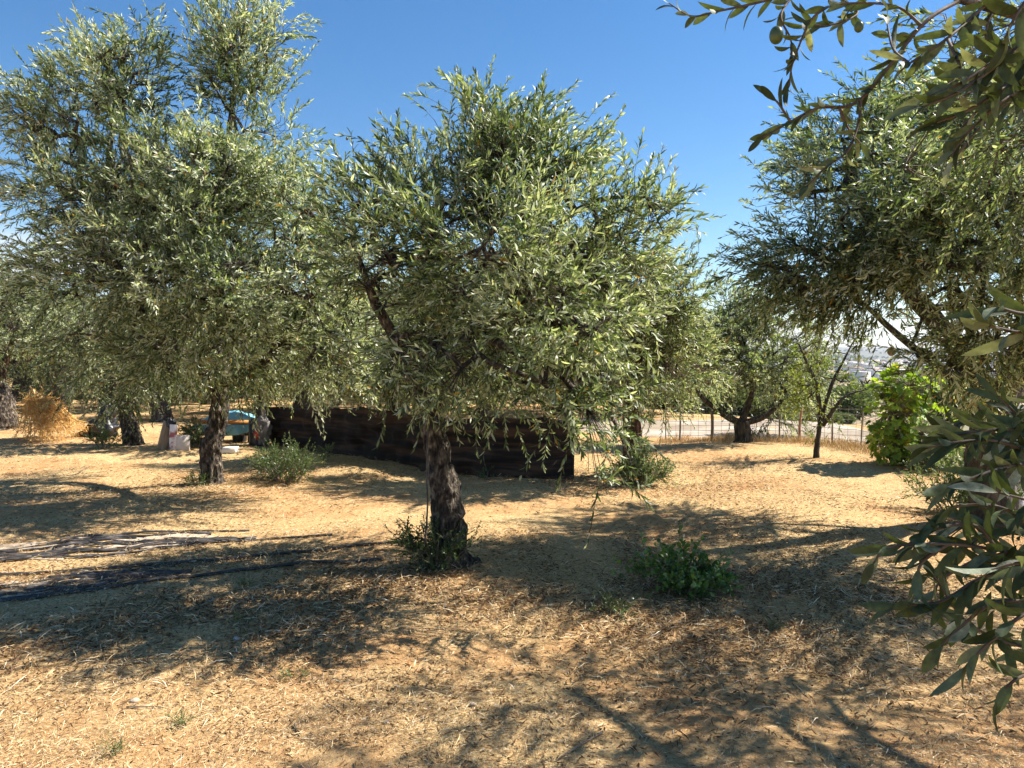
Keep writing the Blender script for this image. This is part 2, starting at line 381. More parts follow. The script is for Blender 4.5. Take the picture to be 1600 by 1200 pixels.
def leaf_obj(name, P, D, N, L, W, tone, mat, parent, detail=1, curl=.12):
    r = leaves(P, D, N, L, W, detail, curl)
    if detail == 1:
        V, q, t1, _, _, t2 = r
        return mesh_obj(name, V, [q, t1, t2], mat, parent, tone=np.concatenate([tone, tone, tone]), smooth=True)
    V, q, _, k, _ = r
    return mesh_obj(name, V, [q], mat, parent, tone=np.repeat(tone, k), smooth=detail > 1)

def shoot_leaves(base, dirs, length, droop, nper, rg, L0=.06, W0=.013, open_=(28, 68), t0=.12, grav=0.0):
    """leaf arrays along curved shoots; returns P,D,N,L,W,shoot index and the stem segments"""
    n = len(base); dirs = unit(dirs)
    k = np.arange(nper); t = t0+(1-t0)*(k+.5)/nper
    T = t[None, :]+rg.uniform(-.3, .3, (n, nper))/nper
    Ls = length[:, None, None]
    P = base[:, None]+dirs[:, None]*Ls*T[..., None]; P[..., 2] += -droop[:, None]*length[:, None]*T**2
    tan = dirs[:, None].repeat(nper, 1).copy(); tan[..., 2] -= 2*droop[:, None]*T; tan = unit(tan)
    ref = unit(rg.normal(size=(n, 3)))[:, None]
    a = unit(np.cross(tan, ref)); b = np.cross(tan, a)
    phi = (k//2)*math.pi/2+(k % 2)*math.pi
    phi = phi[None]+rg.normal(0, .35, (n, nper))
    rad = np.cos(phi)[..., None]*a+np.sin(phi)[..., None]*b
    A = np.radians(rg.uniform(open_[0], open_[1], (n, nper)))*(1-.45*T)
    D = tan*np.cos(A)[..., None]+rad*np.sin(A)[..., None]
    D[..., 2] -= grav
    D = unit(D+rg.normal(0, .08, D.shape))
    N = unit(tan*1.0-rad*.4+rg.normal(0, .35, D.shape))
    LL = L0*rg.uniform(.65, 1.2, (n, nper))*(1-.35*T**3)*(0.75+.25*np.minimum(T*3, 1)); WW = W0*rg.uniform(.8, 1.2, (n, nper))*(LL/L0)**.6
    idx = np.repeat(np.arange(n), nper)
    ss = [0, .35, .7, 1.0]; seg = []
    pts = [base+dirs*length[:, None]*s_ - np.array([0, 0, 1.])*(droop*length*s_**2)[:, None] for s_ in ss]
    for q in range(3): seg.append((pts[q], pts[q+1]))
    f = lambda x: x.reshape(-1, 3)
    return f(P), f(D), f(N), LL.ravel(), WW.ravel(), idx, seg

def tree(name, label, base, limbs, blobs, nshoots, seed=1, trunk_mat='bark', leaf_mat='leaf', L0=.06, W0=.013, nper=22, slen=(.18, .42),
         detail=1, k0=14, ridge=.16, cat='olive tree', group=None, upb=.35, droop=(.0, .45), nbranch=220, tone_shift=0., twig_k=3, twig_r=.0013,
         olives=0, extra=None, open_=(28, 68), barkamp=.22, grav=.05, hang=0., spread=1.0):
    """limbs: list of (points, radii) in world space, first is the trunk; blobs: (centre, radii, weight)"""
    rg = np.random.default_rng(seed)
    base = np.asarray(base, float); root = empty(name, base)
    tag(root, label, cat, group)
    tb = MB(); nodes = []; nrad = []
    for li, (pts, rad) in enumerate(limbs):
        pts = np.asarray(pts, float)-base
        kk = k0 if li == 0 else max(7, k0//2)
        sub = 14 if (li == 0 and k0 > 20) else (8 if k0 > 20 else 5)
        p, r = tb.sweep(pts, rad, k=kk, sub=sub, amp=barkamp if li == 0 else .14, freq=5 if li == 0 else 6, seed=seed+li, ridge=ridge if li == 0 else ridge*.5)
        if li > 0: nodes.append(p[2:]); nrad.append(r[2:])
    if len(limbs) == 1: nodes.append(p[len(p)//2:])
    nodes = np.concatenate(nodes)
    wts = np.array([b_[2]*b_[1][0]*b_[1][1]*b_[1][2] for b_ in blobs]) ; wts = wts/wts.sum()
    cen = np.array([b_[0] for b_ in blobs])-base; rd = np.array([b_[1] for b_ in blobs])
    cc = (cen*wts[:, None]).sum(0)
    def sample(n, pw):
        bi = rg.choice(len(blobs), n, p=wts); u = unit(rg.normal(size=(n, 3))); r = rg.uniform(size=n)**pw
        return cen[bi]+u*r[:, None]*rd[bi], unit(u/rd[bi]), bi
    # branch framework: each new node joins the nearest node already in the tree
    Bn, _, _ = sample(nbranch, .45)
    Bn = cc+(Bn-cc)*.9
    d0 = np.linalg.norm(Bn[:, None]-nodes[None], axis=2).min(1); Bn = Bn[np.argsort(d0)]
    pos = list(nodes); par = [-1]*len(nodes)
    for p_ in Bn:
        A = np.array(pos); dd = np.linalg.norm(A-p_, axis=1); j = int(dd.argmin())
        if dd[j] > .35:
            m = (A[j]+p_)/2+rg.normal(0, .06*dd[j], 3)+np.array([0, 0, .06*dd[j]]); pos.append(m); par.append(j); j = len(pos)-1
        pos.append(p_); par.append(j)
    pos = np.array(pos); par = np.array(par)
    # shoots
    Cb, Co, _ = sample(max(20, nshoots//9), .36); ci = rg.integers(0, len(Cb), nshoots)
    Sb = Cb[ci]+rg.normal(0, .085*(L0/.07), (nshoots, 3)); So = Co[ci]
    d = np.linalg.norm(Sb[:, None]-pos[None, ::1], axis=2) if len(Sb)*len(pos) < 4e7 else None
    if d is None: j = np.concatenate([np.linalg.norm(c_[:, None]-pos[None], axis=2).argmin(1) for c_ in np.array_split(Sb, 12)])
    else: j = d.argmin(1)
    cnt = np.zeros(len(pos))
    np.add.at(cnt, j, 1)
    for q in range(len(pos)-1, -1, -1):
        if par[q] >= 0: cnt[par[q]] += cnt[q]
    rad = .0030+.0019*np.sqrt(cnt)*spread
    br = par >= 0
    tb.segs(pos[par[br]], pos[br], np.minimum(rad[par[br]], rad[br]*1.5+.001), rad[br], 5)
    tb.segs(pos[j], Sb, .0030*spread, .0022*spread, 3)
    out = unit(Sb-cc*np.array([1, 1, .8]))
    cdir = rg.normal(0, .40, (len(Cb), 3))[ci]
    dirs = unit(.55*So+.55*out+cdir+rg.normal(0, .28, Sb.shape)+np.array([0, 0, upb]))
    ln = rg.uniform(slen[0], slen[1], nshoots); dr = rg.uniform(droop[0], droop[1], nshoots)
    low = (Sb[:, 2] < cc[2]-.3)
    dirs[low, 2] -= hang; dirs = unit(dirs)
    P, D, N, L, Wd, idx, seg = shoot_leaves(Sb, dirs, ln, dr, nper, rg, L0, W0, open_, grav=grav)
    keep = rg.uniform(size=len(P)) < .94
    clump = (.5+.30*vnoise(Sb*2.2+seed)+rg.normal(0, .22, len(Cb))[ci])[idx]; tone = np.clip(clump*.55+rg.normal(.13, .22, len(P))+tone_shift, 0, .95)
    yel = rg.uniform(size=len(P)) < .007+.05*(vnoise(Sb*3.1+3*seed)[idx] > .62); tone[yel] = rg.uniform(.97, 1, yel.sum())
    for a_, b_ in seg: tb.segs(a_, b_, twig_r*1.3, twig_r, twig_k)
    if extra:
        s_ = np.array([q[0] for q in extra])-base; e_ = np.array([q[1] for q in extra])-base; dx = np.array([q[2] for q in extra])
        v_ = e_-s_; lx = np.linalg.norm(v_, axis=1); v_[:, 2] += dx*lx
        jx = np.linalg.norm(s_[:, None]-pos[None], axis=2).argmin(1); tb.segs(pos[jx], s_, .0035, .003, 4)
        x_ = shoot_leaves(s_, v_, lx, dx, nper, rg, L0*1.03, W0, open_, grav=grav)
        for a_, b_ in x_[6]: tb.segs(a_, b_, .0024, .0018, 4)
        P, D, N, L, Wd = [np.concatenate([u_, w_]) for u_, w_ in zip((P, D, N, L, Wd), x_[:5])]
        tone = np.r_[tone, np.clip(rg.normal(.4, .2, len(x_[0])), 0, .95)]; keep = np.r_[keep, np.ones(len(x_[0]), bool)]
    trunk = tb.build('trunk', M[trunk_mat], root, smooth=True)
    k_ = keep & (P[:, 2]+base[2] > .12)
    leaf_obj('crown', P[k_], D[k_], N[k_], L[k_], Wd[k_], tone[k_], M[leaf_mat], root, detail)
    if olives:
        oi = rg.choice(len(P), olives, replace=False); fb = MB(); fb_sphere(fb, (0, 0, 0), (.009, .009, .012), 8, 6)
        f0 = fb.build('olive_fruit', M['green_fruit'], root, smooth=True)
        for q, p_ in enumerate(P[oi]):
            f_ = f0 if q == 0 else f0.copy()
            if q: C.objects.link(f_)
            f_.parent = root; f_.location = p_+np.array([0, 0, -.02])
    return root

def fb_sphere(mb, c, r, nu=8, nv=6, rot=None):
    th = np.linspace(0, math.pi, nv+1)[1:-1]; ph = np.arange(nu)*2*math.pi/nu
    V = [(0, 0, 1)]+[(math.sin(t)*math.cos(p), math.sin(t)*math.sin(p), math.cos(t)) for t in th for p in ph]+[(0, 0, -1)]
    V = np.array(V)*np.asarray(r)
    if rot is not None: V = V @ np.array(Euler(rot).to_matrix()).T
    Q = []; T = []
    for a in range(len(th)-1):
        for b in range(nu): Q.append((1+a*nu+b, 1+(a+1)*nu+b, 1+(a+1)*nu+(b+1) % nu, 1+a*nu+(b+1) % nu))
    for b in range(nu):
        T.append((0, 1+b, 1+(b+1) % nu)); m = 1+(len(th)-1)*nu; T.append((len(V)-1, m+(b+1) % nu, m+b))
    mb.add(V+np.asarray(c), Q, T)

def B(px, py, Y, rx, ry, w=1., dy=None):
    """crown lobe: centre at a photo position and depth, radii given in photo pixels at that depth"""
    s = Y/F; c = U(px, py, Y); return (c, (rx*s, dy if dy else (rx+ry)/2*s, ry*s), w)

# ------------------------------------------------------------------ the middle olive
b0 = GG(697, 884); Yb = b0[1]
print('mid base', b0)
limbs = [([b0+[.05, .02, -.08], b0+[.03, .0, .06], U(702, 800, Yb), U(688, 720, Yb), U(672, 655, Yb+.02), U(664, 610, Yb+.05)], [.19, .11, .085, .074, .068, .066]),
         ([U(672, 650, Yb+.02), U(655, 600, Yb), U(625, 540, Yb-.1), U(585, 470, Yb-.2), U(560, 400, Yb-.3)], [.065, .052, .04, .03, .015]),
         ([U(668, 640, Yb+.02), U(690, 580, Yb+.1), U(745, 520, Yb+.1), U(800, 480, Yb), U(850, 400, Yb-.1), U(880, 345, Yb-.2), U(940, 312, Yb-.3), U(1010, 308, Yb-.35)], [.085, .065, .055, .045, .03, .022, .016, .008]),
         ([U(800, 482, Yb), U(815, 450, Yb+.05), U(790, 380, Yb+.2), U(760, 280, Yb+.2), U(745, 200, Yb+.1)], [.04, .032, .026, .02, .01]),
         ([U(666, 615, Yb+.05), U(680, 540, Yb+.4), U(690, 440, Yb+.6), U(680, 330, Yb+.5)], [.07, .055, .04, .02]),
         ([U(745, 520, Yb+.1), U(830, 560, Yb-.2), U(900, 590, Yb-.4), U(950, 640, Yb-.5), U(985, 720, Yb-.6)], [.035, .028, .02, .014, .006])]
blobs = [B(690, 305, 5.5, 115, 75), B(820, 270, 5.6, 115, 100, 1.1), B(955, 375, 5.4, 95, 85), B(590, 390, 5.2, 100, 115, 1), B(770, 400, 4.8, 150, 100, .9),
         B(890, 490, 4.7, 130, 85, .9), B(770, 500, 6.2, 180, 110, .7), B(620, 540, 5.0, 105, 75, 1), B(640, 585, 5.0, 70, 25, .8), B(800, 610, 5.2, 80, 30, .9), B(860, 690, 4.9, 60, 40, .5), B(720, 585, 4.6, 95, 55, .8), B(880, 625, 4.7, 95, 60, .75),
         B(910, 570, 5.2, 75, 70, .8), B(890, 670, 4.7, 60, 50, .7), B(945, 735, 4.5, 50, 40, .5), B(960, 785, 4.4, 50, 18, .5), B(740, 210, 5.4, 55, 45, .5), B(1015, 370, 5.3, 40, 65, .7), B(560, 290, 5.4, 50, 45, .5),
         B(880, 215, 5.6, 55, 35, .5)]
xs = [(U(700, 200, 5.4), U(712, 128, 5.4), 0.05), (U(735, 190, 5.4), U(745, 122, 5.4), 0), (U(760, 180, 5.4), U(798, 118, 5.4), .1), (U(560, 300, 5.4), U(548, 208, 5.4), 0), (U(610, 260, 5.4), U(620, 195, 5.4), 0),
      (U(825, 200, 5.5), U(838, 145, 5.5), 0), (U(860, 205, 5.5), U(915, 180, 5.5), .1), (U(1020, 310, 5.2), U(1100, 298, 5.2), .1), (U(1040, 330, 5.2), U(1092, 330, 5.2), .1), (U(1030, 440, 5.3), U(1090, 430, 5.3), .1),
      (U(900, 650, 4.5), U(880, 740, 4.4), .3), (U(950, 700, 4.5), U(930, 812, 4.4), .4), (U(960, 740, 4.5), U(1010, 790, 4.4), .3), (U(900, 620, 4.5), U(840, 720, 4.4), .4),
      (U(800, 600, 4.4), U(770, 690, 4.4), .4), (U(620, 600, 4.7), U(598, 680, 4.6), .3), (U(700, 620, 4.6), U(650, 660, 4.5), .4), (U(960, 660, 4.5), U(1035, 720, 4.4), .3), (U(880, 640, 4.5), U(905, 700, 4.4), .2)]
mid = tree('olive_tree', 'olive tree in the middle with leaning rugged trunk and green suckers at its foot', b0, limbs, [(c_, np.array(r_)*.86, w_) for c_, r_, w_ in blobs], 3100, seed=3, k0=72, ridge=.30,
           nper=19, L0=.073, W0=.0145, slen=(.16, .40), nbranch=330, olives=70, hang=.08, droop=(0, .3), tone_shift=.08, extra=xs, group='olive trees of the orchard')
def extra_shoots(root, base, specs, seed, mat, L0, W0, nper, detail=1, tone=(.35, .2), stem='trunk', stem_mat='twig', grav=0.1, stem_r=.0022, open_=(28, 68)):
    """hand placed long shoots (start, end, droop) added as extra twigs and leaves"""
    rg = np.random.default_rng(seed); s = np.array([a for a, b_, c in specs])-base; e = np.array([b_ for a, b_, c in specs])-base
    dr = np.array([c for a, b_, c in specs]); v = e-s; ln = np.linalg.norm(v, axis=1)
    v[:, 2] += dr*ln
    P, D, N, L, Wd, idx, seg = shoot_leaves(s, v, ln, dr, nper, rg, L0, W0, open_, grav=grav)
    mb = MB()
    for q, (a_, b_) in enumerate(seg): mb.segs(a_, b_, stem_r*(1-.2*q), stem_r*(.8-.2*q), 5)
    mb.build(stem, M[stem_mat], root, smooth=True)
    leaf_obj('leaves', P, D, N, L, Wd, np.clip(rg.normal(tone[0], tone[1], len(P)), 0, 1), M[mat], root, detail)

# ------------------------------------------------------------------ the tall olive on the left
b1 = GG(333, 755); Yl = b1[1]; print('left', b1)
limbs = [([b1+[.0, 0, -.08], b1+[0, 0, .1], U(330, 700, Yl), U(342, 650, Yl), U(340, 610, Yl), U(338, 590, Yl)], [.15, .098, .092, .085, .08, .074]),
         ([U(340, 605, Yl), U(290, 560, Yl-.2), U(230, 500, Yl-.3), U(180, 400, Yl-.4), U(170, 250, Yl-.2), U(190, 140, Yl)], [.07, .06, .05, .04, .03, .015]),
         ([U(340, 600, Yl), U(400, 575, Yl-.4), U(470, 490, Yl-.7), U(415, 425, Yl-.7), U(350, 340, Yl-.3), U(360, 190, Yl), U(375, 80, Yl+.1)], [.07, .062, .058, .05, .04, .028, .012]),
         ([U(340, 600, Yl), U(350, 520, Yl+.5), U(330, 400, Yl+.6), U(300, 280, Yl+.5)], [.09, .07, .05, .02]),
         ([U(470, 490, Yl-.7), U(500, 430, Yl-1), U(500, 350, Yl-1)], [.06, .04, .015])]
blobs = [B(190, 130, 8.8, 80, 85, 1.0), B(375, 105, 8.9, 62, 105, .85), B(90, 190, 8.6, 80, 62, .9), B(60, 270, 8.8, 62, 75, .8), B(160, 320, 8.2, 110, 80, .7), B(290, 290, 8.0, 120, 80, 1),
         B(420, 300, 8.4, 90, 60, .9), B(480, 350, 8.0, 65, 75, 1), B(250, 420, 7.9, 150, 75, .9), B(390, 460, 7.8, 115, 75, .8), B(500, 440, 7.6, 60, 80, .9), B(110, 440, 8.6, 90, 60, .8),
         B(330, 545, 8.4, 140, 50, 1), B(240, 590, 8.6, 50, 35, .7), B(400, 585, 8.5, 55, 28, .8), B(500, 565, 8.2, 70, 35, .9), B(540, 530, 8, 60, 60, .9), B(150, 540, 8.8, 100, 40, .7), B(480, 540, 8.4, 90, 40, .8), B(300, 350, 9.6, 170, 130, .45), B(440, 160, 8.9, 35, 55, .5), B(420, 230, 8.7, 60, 50, .6), B(430, 55, 8.9, 30, 22, .6)]
xs = [(U(180, 70, 8.7), U(90, 80, 8.7), .1), (U(110, 150, 8.6), U(10, 115, 8.6), .1), (U(450, 60, 8.8), U(492, 58, 8.8), .25), (U(470, 230, 8.6), U(520, 218, 8.6), .05), (U(210, 40, 8.7), U(130, 10, 8.7), .1), (U(60, 170, 8.6), U(0, 160, 8.6), .1),
      (U(240, 40, 8.7), U(220, -10, 8.7), 0), (U(520, 280, 8), U(560, 262, 8), .1), (U(340, 20, 8.8), U(300, -20, 8.8), 0), (U(410, 20, 8.8), U(420, -30, 8.8), 0), (U(160, 80, 8.7), U(80, 40, 8.7), .1)]
lt = tree('olive_tree', 'tall olive tree on the left whose two-lobed crown rises above the frame', b1, limbs, [(c_, np.array(r_)*.93, w_) for c_, r_, w_ in blobs], 6100, seed=11, k0=56, ridge=.30, nper=19, L0=.085, W0=.018, slen=(.22, .52),
     nbranch=420, extra=xs, tone_shift=.17, group='olive trees of the orchard', twig_r=.002)

# ------------------------------------------------------------------ the large olive on the right
b2 = np.array([4.55, 7.0, 0.]); b2[2] = gzf(b2[0], b2[1])
limbs = [([b2+[0, 0, -.08], b2+[0, 0, .15], b2+[-.05, 0, .6], b2+[-.02, -.05, 1.1]], [.26, .19, .16, .15]),
         ([b2+[-.02, -.05, 1.05], b2+[-.6, -.3, 1.7], b2+[-1.3, -.6, 2.3], b2+[-1.7, -.7, 3.0]], [.11, .085, .06, .02]),
         ([b2+[-.02, -.05, 1.05], b2+[-.1, -.5, 1.8], b2+[-.2, -1, 2.5], b2+[-.5, -1.2, 3.2]], [.10, .08, .05, .02]),
         ([b2+[-.02, -.05, 1.05], b2+[.5, .1, 1.8], b2+[.8, .3, 2.6], b2+[1, .2, 3.4]], [.10, .08, .05, .02]),
         ([b2+[-.02, -.05, 1.05], b2+[-.7, .3, 1.7], b2+[-1.3, .3, 2.2], b2+[-1.9, .1, 2.4]], [.05, .03, .02, .01])]
blobs = [B(1335, 215, 6.6, 85, 70, .9), B(1270, 290, 6.5, 55, 75, .9), B(1245, 395, 6.3, 62, 50, .9), B(1400, 330, 6.0, 115, 105, .9), B(1500, 200, 6.8, 110, 90, .9), B(1550, 380, 5.6, 120, 120, .8),
         B(1440, 440, 6.0, 110, 60, .8), B(1310, 440, 6.3, 100, 55, 1.1), B(1360, 460, 6.4, 110, 35, .9), B(1500, 560, 5.8, 80, 60, .8), B(1220, 420, 6.4, 40, 60, .9), B(1570, 530, 6.0, 80, 90, .8), B(1700, 280, 6.0, 140, 140, .8), B(1720, 450, 5.2, 150, 120, .8), B(1225, 460, 6.5, 40, 35, .7),
         B(1450, 330, 7.6, 150, 120, .5), B(1620, 120, 6.4, 80, 60, .6), B(1520, 590, 6.2, 50, 40, .7)]
rt = tree('olive_tree', 'large spreading olive tree on the right behind the near branches', b2, limbs, blobs, 5000, seed=21, k0=30, trunk_mat='bark_dark', nper=18, L0=.076, W0=.0155, slen=(.18, .42), nbranch=380,
     tone_shift=.12, hang=.3, group='olive trees of the orchard')

# ------------------------------------------------------------------ olives further back
def medtree(label, px, py, trunk_px, blobs, n, seed, tr=.14, tm='bark', lm='leaf', limbs_px=(), L0=.075, W0=.02, **kw):
    b = GG(px, py); Yb = b[1]
    tp = [b+[0, 0, -.08], b+[0, 0, .05]]+[U(x, y, Yb) for x, y in trunk_px]
    rr_ = [tr*1.5, tr]+[tr*(1-.35*(i+1)/len(trunk_px)) for i in range(len(trunk_px))]
    lb = [(tp, rr_)]
    for lp in limbs_px: lb.append(([U(x, y, Yb+dy) for x, y, dy in lp], list(np.linspace(tr*.42, .012, len(lp)))))
    return tree('olive_tree', label, b, lb, blobs, n, seed=seed, trunk_mat=tm, leaf_mat=lm, L0=L0, W0=W0, k0=22, detail=0, nbranch=150, tone_shift=.15, group='olive trees of the orchard', twig_r=.0025, **kw)
medtree('olive tree with dark reddish trunk at the right end of the dark netting', 985, 742, [(987, 700), (985, 650), (982, 620)],
        [B(980, 470, 9.3, 110, 90), B(1030, 560, 9.2, 65, 70), B(930, 560, 9.4, 70, 60), B(880, 450, 9.8, 80, 70), B(960, 590, 9.1, 45, 25, .6), B(1070, 480, 9.4, 45, 50, .7), B(1045, 600, 9.8, 35, 45, .9), B(1075, 560, 10, 40, 50, .7)], 2300, 31, .13, 'bark_red',
        limbs_px=[[(983, 625, 0), (1000, 560, -.2), (1040, 500, 0), (1060, 450, 0)], [(983, 625, 0), (960, 560, .2), (920, 500, .3), (890, 440, .3)]], W0=.018)
medtree('low forked olive tree before the wire fence', 1163, 698, [(1160, 675), (1158, 658)],
        [B(1120, 520, 12.6, 55, 50), B(1250, 590, 14, 50, 55), B(1210, 640, 13, 35, 35, .7), B(1170, 560, 12.4, 60, 60), B(1110, 590, 12.6, 40, 40), B(1215, 590, 12.8, 40, 50), B(1180, 500, 12.8, 40, 40), B(1085, 540, 12.9, 35, 60), B(1225, 540, 12.4, 35, 45, .8), B(1130, 470, 12.8, 40, 30)], 2000, 33, .15, 'bark_dark',
        limbs_px=[[(1158, 662, 0), (1120, 640, 0), (1085, 605, 0), (1078, 560, 0)], [(1158, 662, 0), (1195, 650, 0), (1225, 620, 0), (1230, 570, 0)], [(1158, 662, 0), (1175, 610, .1), (1165, 540, .1), (1150, 490, .1)]], L0=.08)
medtree('leaning olive trunk with knobbly foot left of the boards', 207, 693, [(203, 670), (197, 645), (200, 625)],
        [B(200, 560, 12.6, 75, 45), B(150, 520, 13, 80, 50), B(230, 600, 12.4, 50, 28), B(180, 620, 12.4, 45, 20, .6), B(120, 590, 13, 50, 35, .7)], 900, 35, .15,
        limbs_px=[[(200, 628, 0), (170, 580, 0), (140, 530, 0)], [(200, 628, 0), (215, 580, .1), (220, 540, .2)]])
medtree('olive tree standing behind the brown dead branches', 98, 660, [(98, 630), (94, 600), (96, 580)],
        [B(90, 520, 16.5, 80, 45), B(30, 500, 17, 70, 60), B(60, 560, 16.2, 80, 30), B(140, 560, 16.5, 50, 35)], 800, 37, .16, 'bark_dark', L0=.09,
        limbs_px=[[(96, 585, 0), (70, 540, 0), (40, 500, 0)], [(96, 585, 0), (120, 540, .1), (140, 500, .2)]])
medtree('grey olive trunk at the left edge beside the dead branches', 2, 672, [(4, 650), (2, 625), (-6, 600)],
        [B(10, 480, 15, 70, 70), B(-60, 520, 15, 80, 70), B(20, 560, 15, 50, 30, .8), B(30, 420, 15.5, 30, 40, .6)], 800, 39, .26, L0=.085,
        limbs_px=[[(-4, 610, 0), (10, 560, 0), (30, 500, 0)], [(-4, 610, 0), (-40, 560, .1), (-60, 500, .2)]])
medtree('dark olive trunk at the left end of the netting', 412, 690, [(412, 660), (408, 630), (404, 600)],
        [B(420, 570, 12.6, 80, 45), B(380, 520, 13, 80, 50), B(470, 575, 12.2, 60, 25, .8), B(440, 510, 12.8, 80, 50, .8)], 850, 41, .13, 'bark_dark',
        limbs_px=[[(405, 605, 0), (380, 560, 0), (350, 510, 0)], [(405, 605, 0), (440, 570, .1), (460, 520, .2)]])
medtree('slanting olive trunk close behind the middle tree', 650, 712, [(643, 690), (625, 650), (605, 610)],
        [B(590, 570, 11, 90, 50), B(700, 580, 11, 80, 35), B(820, 585, 11.4, 80, 40), B(520, 570, 11, 60, 35), B(660, 520, 11.4, 100, 60), B(540, 530, 11.2, 80, 50), B(560, 575, 10.8, 60, 25, .8), B(760, 560, 11.5, 80, 50, .8)], 1900, 43, .12,
        limbs_px=[[(607, 614, 0), (580, 570, 0), (550, 520, 0)], [(607, 614, 0), (650, 560, .1), (680, 510, .2)]])
medtree('crooked olive trunk far off between the leaning trunk and the boards', 252, 657, [(250, 640), (243, 622), (236, 612)],
        [B(240, 560, 18, 60, 40), B(300, 570, 18, 50, 40), B(200, 590, 18, 35, 25), B(270, 600, 17.5, 60, 18, .7)], 700, 45, .22, 'bark_dark', L0=.1,
        limbs_px=[[(238, 614, 0), (215, 590, 0), (200, 560, 0)], [(243, 620, 0), (265, 590, .1), (290, 560, .2)]])

# one background olive, copied
def bgtree(nm, label, seed):
    b = np.zeros(3); rg = np.random.default_rng(seed)
    limbs = [([b+[0, 0, -.1], b+[0, 0, .1], b+[.05, 0, .6], b+[.1, .05, 1.05]], [.34, .24, .2, .17])]
    bl = []
    for k in range(7):
        a = k*.9+rg.uniform(0, .5); e = np.array([math.cos(a)*1.4, math.sin(a)*1.4, 2.3+rg.uniform(-.3, .8)])
        limbs.append(([b+[.1, .05, 1.0], e*np.array([.5, .5, .7]), e], [.1, .07, .02])); bl.append((e, (1.0, 1.0, .75), 1))
        bl.append((e*np.array([1.25, 1.25, .62]), (.75, .75, .5), .7))
    for k in range(6): bl.append((np.array([math.cos(k*1.05+.4)*1.7, math.sin(k*1.05+.4)*1.7, .85]), (.75, .75, .65), 1.))
    bl.append((np.array([0, 0, 3.0]), (1.3, 1.3, .9), 1))
    return tree(nm, label, b, limbs, bl, 2300, seed=seed, trunk_mat='bark_dark', leaf_mat='leaf_far', L0=.10, W0=.03, k0=14, detail=0, nper=16, nbranch=120, slen=(.25, .5), group='background olive trees', twig_r=.003)
def copy_tree(o, parent=None):
    c = o.copy(); C.objects.link(c)
    if parent is not None: c.parent = parent
    for ch in o.children: copy_tree(ch, c)
    return c
pa = bgtree('olive_tree', '', 51); pb = bgtree('olive_tree', '', 53)
spots = [(-150, 20, 1.0, 'distant olive tree at the far left edge of the orchard'), (30, 24, 1.0, 'distant olive tree behind the grey trunk at the left edge'), (170, 21, .95, 'distant olive tree filling the gap behind the black wrapped stump'),
         (330, 22, 1.0, 'distant olive tree behind the blue covered table'), (470, 19, .95, 'distant olive tree behind the left end of the netting'), (620, 21, 1.0, 'distant olive tree behind the middle tree and the netting'),
         (760, 17.5, .9, 'distant olive tree behind the middle of the netting'), (880, 20, .95, 'nearer of the distant olives behind the right half of the netting'), (990, 19, .8, 'distant olive tree behind the reddish trunk'),
         (100, 31, 1.1, 'farther olive tree in the second row behind the dead branches'), (250, 33, 1.1, 'farther olive tree in the second row right of the crooked trunk'), (400, 30, 1.1, 'farther olive tree in the second row behind the table'),
         (560, 31, 1.1, 'farther olive tree in the second row behind the netting'), (700, 29, 1.1, 'farther olive tree in the second row right of the middle tree'), (-60, 34, 1.2, 'farther olive tree in the second row at the left edge'),
         (-20, 27, 1.0, 'distant olive tree just right of the left edge trunk'), (95, 26, .95, 'distant olive tree above the black wrapped stump'), (215, 27, 1.0, 'distant olive tree between the knobbly trunk and the crooked trunk'),
         (290, 26, 1.0, 'distant olive tree above the leaning boards'), (385, 25, .95, 'distant olive tree above the right end of the table'), (545, 27, 1.0, 'distant olive tree above the left half of the netting'),
         (690, 25, 1.0, 'distant olive tree above the middle of the netting'), (815, 26, 1.0, 'distant olive tree above the right half of the netting'), (925, 25, 1.0, 'distant olive tree left of the reddish trunk')]
for q, (px, Yd, s, lab) in enumerate(spots):
    o = (pa, pb)[q] if q < 2 else copy_tree((pa, pb)[q % 2])
    x = (px-800)/F*Yd; o.location = (x, Yd, gzf(x, Yd)); o.rotation_euler = (0, 0, q*1.3); o.scale = (s, s, s*.92); o['label'] = lab

# ------------------------------------------------------------------ the near olive whose branches enter from the right
bn = np.array([2.55, 1.35, 0.]); bn[2] = gzf(*bn[:2])
near = empty('olive_tree', bn)
tag(near, 'near olive tree whose dark leafy branches reach in from the right edge', 'olive tree', 'olive trees of the orchard')
tb = MB()
tb.sweep(np.array([[0, 0, -.1], [0, 0, .1], [.05, .05, .7], [.0, .1, 1.25]]), [.3, .2, .17, .15], k=24, amp=.2, ridge=.15, seed=4)
L2 = lambda pts: [np.asarray(p)-bn for p in pts]
J = np.array([0, .1, 1.2])
def limb(pts, rads): tb.sweep(np.array([J]+L2(pts)), rads, k=8, sub=5, amp=.08, seed=2)
limb([U(2050, 200, 1.7), U(1720, 60, 1.6), U(1500, 0, 1.55)], [.07, .045, .02, .007])
limb([U(2000, 800, 1.6), U(1720, 760, 1.25), U(1640, 720, 1.15)], [.06, .04, .014, .006])
limb([U(2000, 900, 1.5), U(1760, 900, 1.2), U(1650, 880, 1.05)], [.06, .035, .012, .006])
limb([(2.6, 1.9, 2.2), (2.65, 2.4, 3.0), (2.7, 2.6, 3.6)], [.1, .08, .05, .02])
limb([(2.9, 1.3, 2.2), (3.0, 1.4, 3.0)], [.1, .07, .03])
tb.build('trunk', M['bark'], near, smooth=True)
